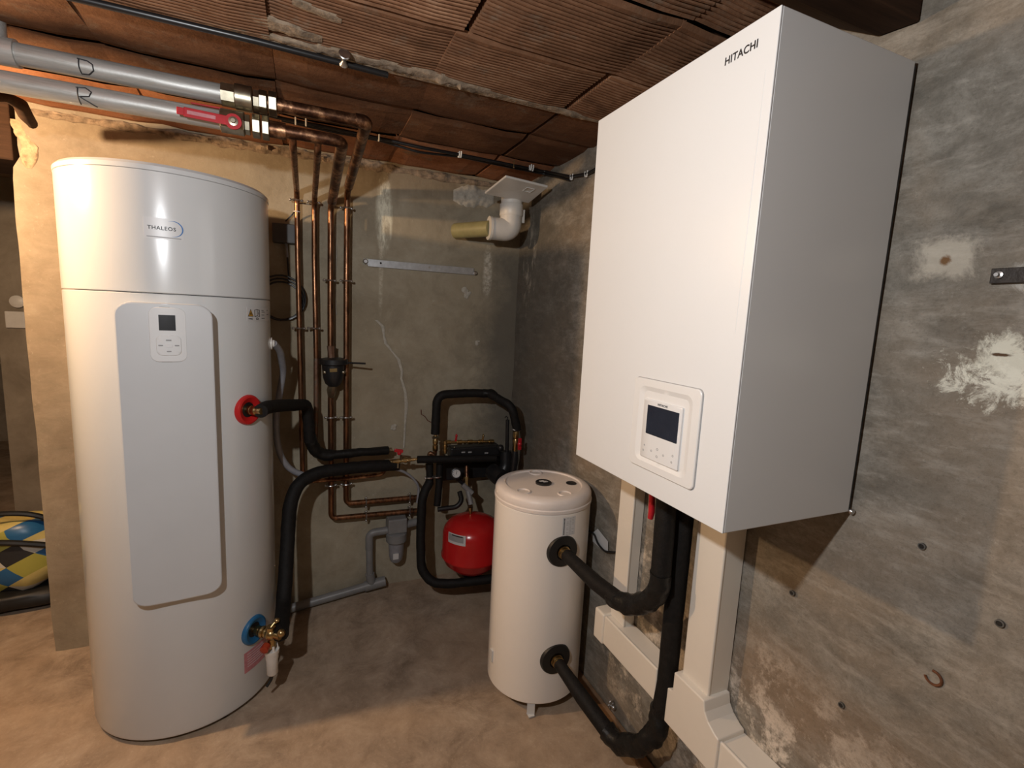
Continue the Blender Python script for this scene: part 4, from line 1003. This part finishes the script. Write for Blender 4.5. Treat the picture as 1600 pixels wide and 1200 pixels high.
# ================================================================== cables on the ceiling
t = thing('black_conduit', (-0.2, 1.52, 2.18), 'black conduit strapped along the clay ceiling', 'conduit')
R0, R1 = (-0.462, 1.522, 2.186), (0.227, 1.536, 2.186)
obj('tube', MB().tube([(-2.6, R0[1] + 0.02, 2.188), R0, (-0.109, 1.516, 2.184), R1], 0.0085, 12), 'cable_black', t)
P = V((0.105, 1.510, 2.184))
obj('clip', MB().lathe([(0.004, -0.018), (0.012, -0.012), (0.005, 0.0), (0.005, 0.010), (0.016, 0.024), (0.014, 0.026)], P + V(0, -0.004, -0.002), (0.0, -0.8, 0.25), 14), 'steel', t)
t = thing('ceiling_cable', (0.5, 2.1, 2.18), 'pair of thin black cables clipped along the ceiling to the corner', 'cable')
zc_ = 2.185
obj('cable', MB().tube([(-1.6, 2.02, zc_), (-0.334, 1.991, 2.185), (-0.081, 2.057, 2.185), (0.104, 2.065, 2.185), (0.275, 2.077, 2.185), (0.446, 2.064, 2.175), (0.617, 2.095, 2.185), (0.859, 2.106, 2.185), (1.060, 2.176, 2.206), (1.064, 1.941, 2.128), (1.064, 1.796, 2.104), (1.064, 1.681, 2.109)], 0.0065, 10, 0.03, 4), 'cable_black', t)
obj('cable', MB().tube([(-0.072, 2.093, 2.190), (0.107, 2.116, 2.190), (0.280, 2.115, 2.190), (0.441, 2.104, 2.168), (0.629, 2.135, 2.190), (0.880, 2.156, 2.190), (1.062, 2.179, 2.195), (1.066, 1.943, 2.115)], 0.005, 10, 0.03, 4), 'cable_black', t)
for P in ((-0.118, 2.089, 2.184), (-0.024, 2.060, 2.184), (0.011, 2.054, 2.184), (0.275, 2.074, 2.184), (0.609, 2.096, 2.184), (0.616, 2.092, 2.184), (0.944, 2.092, 2.184), (0.956, 2.096, 2.184), (1.060, 1.916, 2.119), (1.060, 1.795, 2.103)):
    P = V(P); obj('cable_clip', MB().tube([P + V(0, 0.010, 0.012), P + V(0, 0.008, -0.008), P + V(0, -0.004, -0.011), P + V(0, -0.009, 0.0), P + V(0, -0.010, 0.012)], 0.0028, 6), 'clip_white', t)
P = V((0.845, 2.051, 2.190)); tag(obj('nail', MB().cyl(P, P + V(0, 0, -0.03), 0.0018, 8).lathe([(0.004, -0.032), (0.004, -0.029)], P, (0, 0, 1), 8), 'brass'), 'bent nail sticking down from the ceiling above the vent plate', 'nail')
t = tag(obj('pipe_bracket', MB().tube([(-0.860, 2.000, 2.074), (-0.824, 2.050, 2.097), (-0.817, 2.120, 2.099), (-0.837, 2.200, 2.090), (-0.866, 2.300, 2.097)], [0.012, 0.016, 0.020, 0.020, 0.016], 12, wob=0.3), 'old_wood'), 'dark rusty bent bracket under the pipe marked R at the left edge', 'bracket')

# ================================================================== pump and valve group in the corner
GY = 2.30
t = thing('bypass_arch', (0.809, 2.320, 1.098), 'black insulated pipe arching over the valve group in the corner', 'pipe')
obj('foam_sleeve', MB().tube([(0.596, 2.320, 0.913), (0.600, 2.320, 1.112), (0.774, 2.320, 1.119), (0.864, 2.310, 1.115)], 0.0215, 16, 0.05, 8, wob=0.06, sub=0.015), 'black_foam', t)
obj('taped_joint', MB().tube([(0.840, 2.310, 1.116), (0.874, 2.300, 1.120), (0.896, 2.280, 1.106)], 0.0225, 14, wob=0.25, sub=0.008), 'black_tape', t)
obj('foam_sleeve', MB().tube([(0.871, 2.290, 1.115), (0.948, 2.180, 1.070), (0.983, 2.180, 0.947)], 0.0215, 16, 0.04, 7, wob=0.08, sub=0.015), 'black_foam', t)
t = thing('check_valve', (0.597, 2.320, 0.874), 'brass fitting with white ring under the left leg of the black arch', 'valve')
p0 = V((0.598, 2.320, 0.820)); H = V((0.596, 2.320, 0.920)).z - p0.z
obj('body', MB().lathe([(0.008, -0.005), (0.011, 0.004), (0.014, 0.01), (0.014, H * .35), (0.011, H * .38), (0.014, H * .45), (0.014, H * .62), (0.010, H * .7), (0.008, H)], p0, n=16), 'brass', t)
obj('ring', MB().lathe([(0.017, H * .70), (0.019, H * .76), (0.012, H * .82)], p0, n=18), 'nickel', t)
obj('elbow', MB().tube([tuple(p0 + V(0, 0, 0.0)), tuple(p0 + V(0.0, 0.0, -0.02)), (0.571, 2.330, 0.819), (0.569, 2.330, 0.766)], 0.010, 10, 0.02), 'copper_dark', t)
t = thing('corner_valve', (0.975, 2.180, 0.888), 'brass ball valve with red butterfly handle under the right leg of the black arch', 'valve')
p0 = V((0.978, 2.180, 0.841)); H = V((0.975, 2.180, 0.951)).z - p0.z
obj('body', MB().lathe([(0.012, -0.004), (0.014, 0.0), (0.014, H * .5), (0.012, H * .55), (0.015, H * .6), (0.015, H * .9), (0.012, H)], p0, n=16), 'brass', t)
obj('ring', MB().lathe([(0.012, H * .95), (0.019, H * .98), (0.019, H * 1.08)], p0, n=18), 'white_plastic', t)
hc = V((0.987, 2.150, 0.882))
obj('handle', MB().bar(hc + V(0, 0, 0.030), hc + V(0, 0, -0.030), 0.018, 0.008, (0, 1, 0)).ball(hc, 0.012, 10, 7), 'red_handle', t, bevel=0.002)
obj('lower_pipe', MB().tube([tuple(p0), (0.977, 2.180, 0.794), (0.977, 2.190, 0.733), (0.979, 2.200, 0.644), (0.978, 2.220, 0.532)], [0.013, 0.020, 0.016, 0.018, 0.018], 12), 'black_plastic', t)
t = thing('air_vent', (0.976, 2.280, 0.862), 'slim black upright air vent beside the arch leg', 'air vent')
P0 = V((0.976, 2.280, 0.785)); P1 = V((0.970, 2.280, 0.979))
obj('tube', MB().tube([P0, P1], 0.010, 12), 'black_plastic', t)
obj('tip', MB().tube([P1, P1 + V(0, 0, 0.012), P1 + V(-0.008, 0, 0.020), P1 + V(-0.016, 0, 0.012)], 0.003, 8), 'black_plastic', t)
# manifold
t = thing('brass_manifold', (0.777, 2.300, 0.861), 'brass manifold with two small cocks on the black pump block', 'manifold')
m0, m1 = V((0.648, 2.300, 0.872)), V((0.907, 2.300, 0.861))
mb = MB(); seg = 9
for k in range(seg):
    a = m0.lerp(m1, k / seg); b = m0.lerp(m1, (k + 0.85) / seg); mb.tube([a, b], 0.0085 if k % 2 else 0.012, 10)
obj('bar', mb.cyl(m0, m1, 0.007, 10), 'brass', t)
mb = MB()
a = m0 + V(-0.004, 0, 0.004)
for k in range(6): mb.lathe([(0.010 + 0.003 * (k % 2), 0), (0.010 + 0.003 * (k % 2), 0.011)], a + V(0, 0, -0.062 + 0.011 * k), n=12)
obj('bellows_leg', mb, 'brass', t)
for P, mt in (((0.698, 2.290, 0.899), 'red_handle'), ((0.842, 2.290, 0.891), 'brass')):
    P = V(P); obj('cock', MB().tube([P + V(0, 0.01, -0.022), P + V(0, 0, 0.0), P + V(0, 0, 0.016)], [0.006, 0.005, 0.003], 8).ball(P + V(0, 0, 0.006), 0.007, 8, 6), mt, t)
t = thing('pump_block', (0.805, 2.320, 0.758), 'black pump and mixing block mounted in the corner', 'pump')
obj('pump_case', MB().box((0.671, 2.320, 0.836)[0], (0.939, 2.320, 0.819)[0], 2.29, 2.36, (0.786, 2.320, 0.787)[2], (0.784, 2.320, 0.842)[2]), 'black_plastic', t, bevel=0.008, segs=3)
obj('back_plate', MB().box((0.656, 2.400, 0.710)[0], (1.062, 2.400, 0.678)[0], 2.40, 2.47, (0.818, 2.400, 0.633)[2], (0.814, 2.400, 0.751)[2]), 'black_plastic', t, bevel=0.006)
obj('wall_bracket', MB().box((0.814, 2.450, 0.682)[0], (0.927, 2.450, 0.673)[0], 2.44, 2.488, (0.834, 2.450, 0.644)[2], (0.829, 2.450, 0.790)[2]), 'dark_iron', t)
P = V((0.906, 2.240, 0.699))
obj('motor', MB().lathe([(0.030, -0.05), (0.042, -0.045), (0.045, 0.02), (0.040, 0.05)], P, (0.2, -0.9, -0.15), 20), 'black_plastic', t)
obj('volute', MB().tube([(0.976, 2.300, 0.804), (0.979, 2.290, 0.719), (0.937, 2.280, 0.673)], 0.032, 14, 0.03), 'black_plastic', t)
obj('valve_knob', MB().ball((0.929, 2.260, 0.836), 0.018, 12, 8), 'black_plastic', t)
P = V((0.688, 2.285, 0.847)); obj('indicator', MB().ball(P, 0.004, 8, 6), 'nickel', t)
for P in ((0.737, 2.290, 0.819), (0.772, 2.290, 0.817), (0.863, 2.290, 0.807)):
    P = V(P); obj('label_plate', MB().box(P.x - 0.010, P.x + 0.010, 2.2865, 2.291, P.z - 0.006, P.z + 0.002), 'ink_grey', t, bevel=0.002)
t = thing('supply_pipe', (0.685, 2.270, 0.785), 'black insulated pipe running left to right below the pump block', 'pipe')
obj('foam_sleeve', MB().tube([(0.500, 2.280, 0.799), (0.692, 2.270, 0.791), (0.906, 2.260, 0.782)], 0.0185, 16, wob=0.03, sub=0.03), 'black_foam', t)
t = thing('stop_valve', (0.447, 2.330, 0.782), 'brass stop valve with red butterfly handle at the end of the black pipes', 'valve')
mb = MB(); q0, q1 = V((0.378, 2.350, 0.774)), V((0.511, 2.290, 0.799))
for k, rr in enumerate((0.014, 0.010, 0.013, 0.010, 0.014, 0.009, 0.008, 0.006)):
    mb.tube([q0.lerp(q1, k / 8), q0.lerp(q1, (k + 0.9) / 8)], rr, 10)
obj('body', mb.cyl(q0, q1, 0.005, 8), 'brass', t)
hc = V((0.417, 2.310, 0.835))
obj('handle', MB().bar(hc + V(-0.024, 0, 0.010), hc + V(0.018, 0, 0.002), 0.014, 0.016).ball(hc + V(0.0, 0, -0.006), 0.011, 10, 7), 'red_handle', t, bevel=0.003)
obj('stem', MB().cyl((0.427, 2.310, 0.815), (0.430, 2.325, 0.788), 0.007, 10), 'nickel', t)
obj('drain_tip', MB().cyl((0.416, 2.330, 0.778), (0.416, 2.330, 0.748), 0.006, 8), 'nickel', t)
# gauge
t = thing('pressure_gauge', (0.692, 2.250, 0.714), 'round pressure gauge with white dial below the pump block', 'gauge')
G = V((0.690, 2.245, 0.723)); gd = V(-0.14, -0.95, 0.1).normalized()
obj('case', MB().lathe([(0.020, -0.02), (0.0275, -0.018), (0.0275, 0.004), (0.022, 0.006), (0.0215, 0.001), (0.0, 0.001)], G, gd, 28), 'black_plastic', t)
obj('dial', MB().lathe([(0.0, 0.001), (0.0205, 0.001), (0.0205, 0.002), (0.0, 0.002)], G, gd, 24), 'paper', t)
mb = MB().bar(G + gd * 0.003 + V(0, 0, -0.004), G + gd * 0.003 + V(0.002, 0, 0.012), 0.002, 0.001, gd)
for k in range(9):
    a = math.radians(225 - 270 * k / 8); uu = V(math.cos(a), 0, math.sin(a)); mb.bar(G + gd * 0.0026 + uu * 0.014, G + gd * 0.0026 + uu * 0.018, 0.0014, 0.0008, gd)
obj('needle', mb, 'ink', t)
obj('connection', MB().tube([tuple(G - gd * 0.015), (0.708, 2.290, 0.679), (0.747, 2.300, 0.645)], 0.010, 10), 'black_plastic', t)
# branch from the manifold to the expansion vessel
t = thing('vessel_branch', (0.759, 2.270, 0.606), 'brass and grey branch fitting above the red expansion vessel', 'fitting')
obj('brass_body', MB().hexnut((0.759, 2.290, 0.685), (0.758, 2.280, 0.634), 0.014), 'brass', t, bevel=0.001)
obj('tee_piece', MB().cyl((0.737, 2.280, 0.649), (0.784, 2.260, 0.604), 0.014, 12).cyl((0.762, 2.270, 0.623), (0.772, 2.240, 0.554), 0.013, 12), 'pvc_grey', t)
obj('nipple', MB().lathe([(0.008, 0), (0.008, 0.014), (0.012, 0.016), (0.012, 0.030)], (0.764, 2.220, 0.515), (0, 0.1, 1), 12), 'brass', t)
obj('hose', MB().tube([(0.721, 2.280, 0.613), (0.733, 2.270, 0.568), (0.707, 2.270, 0.536), (0.609, 2.280, 0.530)], 0.0125, 12, 0.03, 6), 'black_rubber', t)
obj('upper_stem', MB().cyl((0.764, 2.310, 0.737), (0.760, 2.290, 0.682), 0.010, 10), 'copper_dark', t)
# red vessel
vc = V((0.770, 2.200, 0.358))
t = thing('expansion_vessel', (vc.x, vc.y, 0.3), 'red rounded expansion vessel half hidden behind the cream tank', 'expansion vessel')
zt0, zm, zb0 = (0.737, 2.200, 0.513)[2], (0.711, 2.100, 0.358)[2], (0.747, 2.200, 0.227)[2]
h = zt0 - zb0; r = 0.148
vb = obj('shell', MB().lathe([(0.050, zb0 - 0.004), (0.096, zb0 + 0.010), (0.134, zb0 + 0.046), (r - 0.001, zb0 + 0.075), (r + 0.005, zb0 + 0.081), (r + 0.005, zb0 + 0.090), (r, zb0 + 0.096), (r, zt0 - 0.085), (0.141, zt0 - 0.060), (0.118, zt0 - 0.030), (0.076, zt0 - 0.010), (0.02, zt0), (0.0, zt0)], (vc.x, vc.y, 0), n=40), 'red_paint', t, smooth=50)
def onv(adeg, zc):
    def fn(u, v, off=0.0):
        a = math.radians(adeg) + u / r
        return (vc.x + (r + off) * math.sin(a), vc.y - (r + off) * math.cos(a), zc + v)
    return fn
zl = (0.619, 2.100, 0.435)[2]
obj('label', plate(onv(-50, zl + 0.008), [(0.100, 0.052, 0.002, 0.0003), (0.100, 0.052, 0.002, 0.0008)], 8), 'paper', vb)
obj('label_print', plate(onv(-51, zl + 0.012), [(0.085, 0.034, 0.002, 0.0006), (0.085, 0.034, 0.002, 0.0011)], 8), 'ink_grey', vb)
obj('label_logo', plate(onv(-48, zl + 0.026), [(0.060, 0.006, 0.001, 0.0009), (0.060, 0.006, 0.001, 0.0014)], 8), 'ink', vb)
obj('base_cap', MB().lathe([(0.045, zb0 - 0.030), (0.055, zb0 - 0.024), (0.060, zb0 + 0.004)], (vc.x, vc.y, 0), n=26), 'navy', t)
obj('wall_bracket', MB().bar((vc.x, vc.y + 0.12, zb0 + 0.14), (vc.x, YB + 0.004, zb0 + 0.14), 0.03, 0.004), 'dark_iron', t)
# return leg
t = thing('return_leg_pipe', (0.530, 2.300, 0.347), 'black insulated pipe dropping from the pump block and turning right near the floor', 'pipe')
obj('foam_sleeve', MB().tube([(0.576, 2.320, 0.668), (0.534, 2.300, 0.602), (0.524, 2.280, 0.425), (0.522, 2.240, 0.241), (0.569, 2.200, 0.182), (0.656, 2.160, 0.185), (0.924, 2.100, 0.204)], 0.0225, 16, 0.05, 8, wob=0.08, sub=0.02), 'black_foam', t)
obj('foam_sleeve', MB().tube([(0.573, 2.330, 0.759), (0.576, 2.320, 0.651)], 0.018, 12), 'black_foam', t)
obj('foam_sleeve', MB().tube([(0.626, 2.330, 0.755), (0.623, 2.320, 0.646), (0.613, 2.310, 0.538)], 0.018, 12), 'black_foam', t)
for P in ((0.570, 2.310, 0.692), (0.609, 2.310, 0.692)): obj('pipe_clip', MB().torus(P, (0, 0.1, 1), 0.020, 0.004, 16, 6).ball(V(P) + V(-0.022, -0.005, 0), 0.007, 8, 6), 'steel', t)
# thin grey tube
tag(obj('capillary_tube', MB().tube([(0.168, 2.300, 0.765), (0.350, 2.340, 0.750), (0.441, 2.360, 0.724), (0.498, 2.370, 0.678), (0.532, 2.370, 0.627), (0.524, 2.370, 0.542)], 0.0065, 10, 0.04, 6), 'hose_grey'), 'thin grey tube curving down left of the black drop pipe', 'tube')

# ================================================================== grey waste pipe and siphon
t = thing('siphon', (0.429, 2.420, 0.270), 'grey plastic siphon with clear bowl on the back wall', 'siphon')
sx, sy = (0.428, 2.420, 0.305)[0], 2.42
zz = lambda py: None
s_top, s_mid, s_ring, s_b0, s_b1 = (0.426, 2.420, 0.454)[2], (0.427, 2.420, 0.376)[2], (0.428, 2.420, 0.323)[2], (0.428, 2.420, 0.305)[2], (0.430, 2.420, 0.209)[2]
obj('head', MB().box(sx - 0.046, sx + 0.050, sy - 0.035, sy + 0.062, s_mid, s_top), 'pvc_grey', t, bevel=0.006, segs=2)
obj('ring', MB().lathe([(0.046, s_ring), (0.053, s_ring + 0.008), (0.053, s_mid - 0.006), (0.044, s_mid)], (sx, sy - 0.005, 0), n=26), 'pvc_grey', t)
bo = obj('bowl', MB().lathe([(0.0, s_b1), (0.020, s_b1 + 0.002), (0.032, s_b1 + 0.016), (0.037, s_b1 + 0.04), (0.040, s_ring)], (sx, sy - 0.005, 0), n=26), 'hose_grey', t)
obj('label', MB().box(sx - 0.022, sx + 0.006, sy - 0.0475, sy - 0.0425, s_b1 + 0.035, s_b1 + 0.066), 'paper', bo)
obj('side_stub', MB().cyl((sx + 0.04, sy, (s_top + s_mid) / 2 - 0.01), (sx + 0.11, sy + 0.01, (s_top + s_mid) / 2 - 0.005), 0.020, 16), 'pvc_grey', t)
t = thing('waste_pipe', (0.294, 2.430, 0.251), 'grey plastic waste pipe from siphon down and along the floor', 'pipe')
fz = 0.024
obj('upper_elbow', MB().tube([(sx - 0.04, sy, s_mid + 0.012), (0.292, 2.425, 0.382), (0.293, 2.425, 0.295)], 0.0195, 16, 0.03, 7), 'pvc_grey', t)
e0 = V((0.293, 2.425, 0.323)); fx = (0.317, 2.400, 0.139)[0]
obj('drop', MB().tube([tuple(e0), (e0.x + 0.004, 2.425, 0.13)], 0.0175, 16), 'pvc_grey', t)
g0 = V((0.370, 2.430, 0.102)); g1 = V((-0.044, 2.430, 0.045)); g0.z = max(g0.z, 0.024); g1.z = max(g1.z, 0.022)
obj('floor_run', MB().tube([tuple(g0), tuple(g1), (g1.x - 0.22, g1.y, 0.021)], 0.0215, 18), 'pvc_grey', t)
dv = (g1 - g0).normalized()
obj('branch', MB().tube([tuple(g0 - dv * 0.006), tuple(g0 + dv * 0.10)], 0.0265, 18).tube([tuple(g0 + dv * 0.06), (e0.x + 0.012, 2.428, 0.11), (e0.x + 0.004, 2.425, 0.16)], 0.0225, 16, 0.03), 'pvc_grey', t)

# ================================================================== bag and switch beyond the wall end
t = thing('shopping_bag', (-1.38, 2.98, 0), 'bright checked carrier bag on the floor past the wall end', 'bag')
def blobmesh(c, sx_, sy_, sz, seed, flat_=0.0):
    b = MB().ball((0, 0, 0), 1.0, 28, 18); mb = MB(); vs = []
    for v in b.v:
        p = Vector(v); k = 1 + 0.16 * mnoise.noise(p * 1.7 + Vector((seed, 0, 0))) + 0.06 * mnoise.noise(p * 5 + Vector((seed, 3, 0)))
        q = Vector((math.copysign(abs(p.x) ** 0.75, p.x) * sx_, math.copysign(abs(p.y) ** 0.75, p.y) * sy_, math.copysign(abs(p.z) ** 0.7, p.z) * sz)) * k
        vs.append((c[0] + q.x, c[1] + q.y, max(c[2] + q.z, 0.001)))
    return mb.add(vs, b.f)
obj('bag_body', blobmesh((-1.38, 3.0, 0.26), 0.28, 0.15, 0.19, 2), 'checked_fabric', t, smooth=70)
obj('bag_base', blobmesh((-1.38, 2.99, 0.05), 0.29, 0.155, 0.055, 4), 'black_rubber', t, smooth=60)
obj('zip_band', MB().tube([(-1.62, 2.86, 0.33), (-1.45, 2.84, 0.385), (-1.28, 2.84, 0.37), (-1.12, 2.88, 0.31)], 0.014, 8, 0.1), 'black_rubber', t)
obj('handle', MB().tube([(-1.60, 2.90, 0.38), (-1.48, 2.88, 0.46), (-1.32, 2.88, 0.50), (-1.18, 2.90, 0.47), (-1.08, 2.93, 0.36)], 0.013, 8, 0.1), 'black_rubber', t)
P = (-1.767, 4.280, 1.349)
t = thing('light_switch', (P[0], 4.27, P[2]), 'cream wall switch with round plug above, seen past the wall end', 'switch')
obj('plate', MB().box(P[0] - 0.05, P[0] + 0.05, 4.255, 4.282, P[2] - 0.065, P[2] + 0.045), 'white_plastic', t, bevel=0.005)
obj('round_plug', MB().lathe([(0.04, 0), (0.04, 0.03), (0.02, 0.04)], (P[0] + 0.02, 4.282, P[2] + 0.11), (0, -1, 0), 18), 'white_plastic', t)
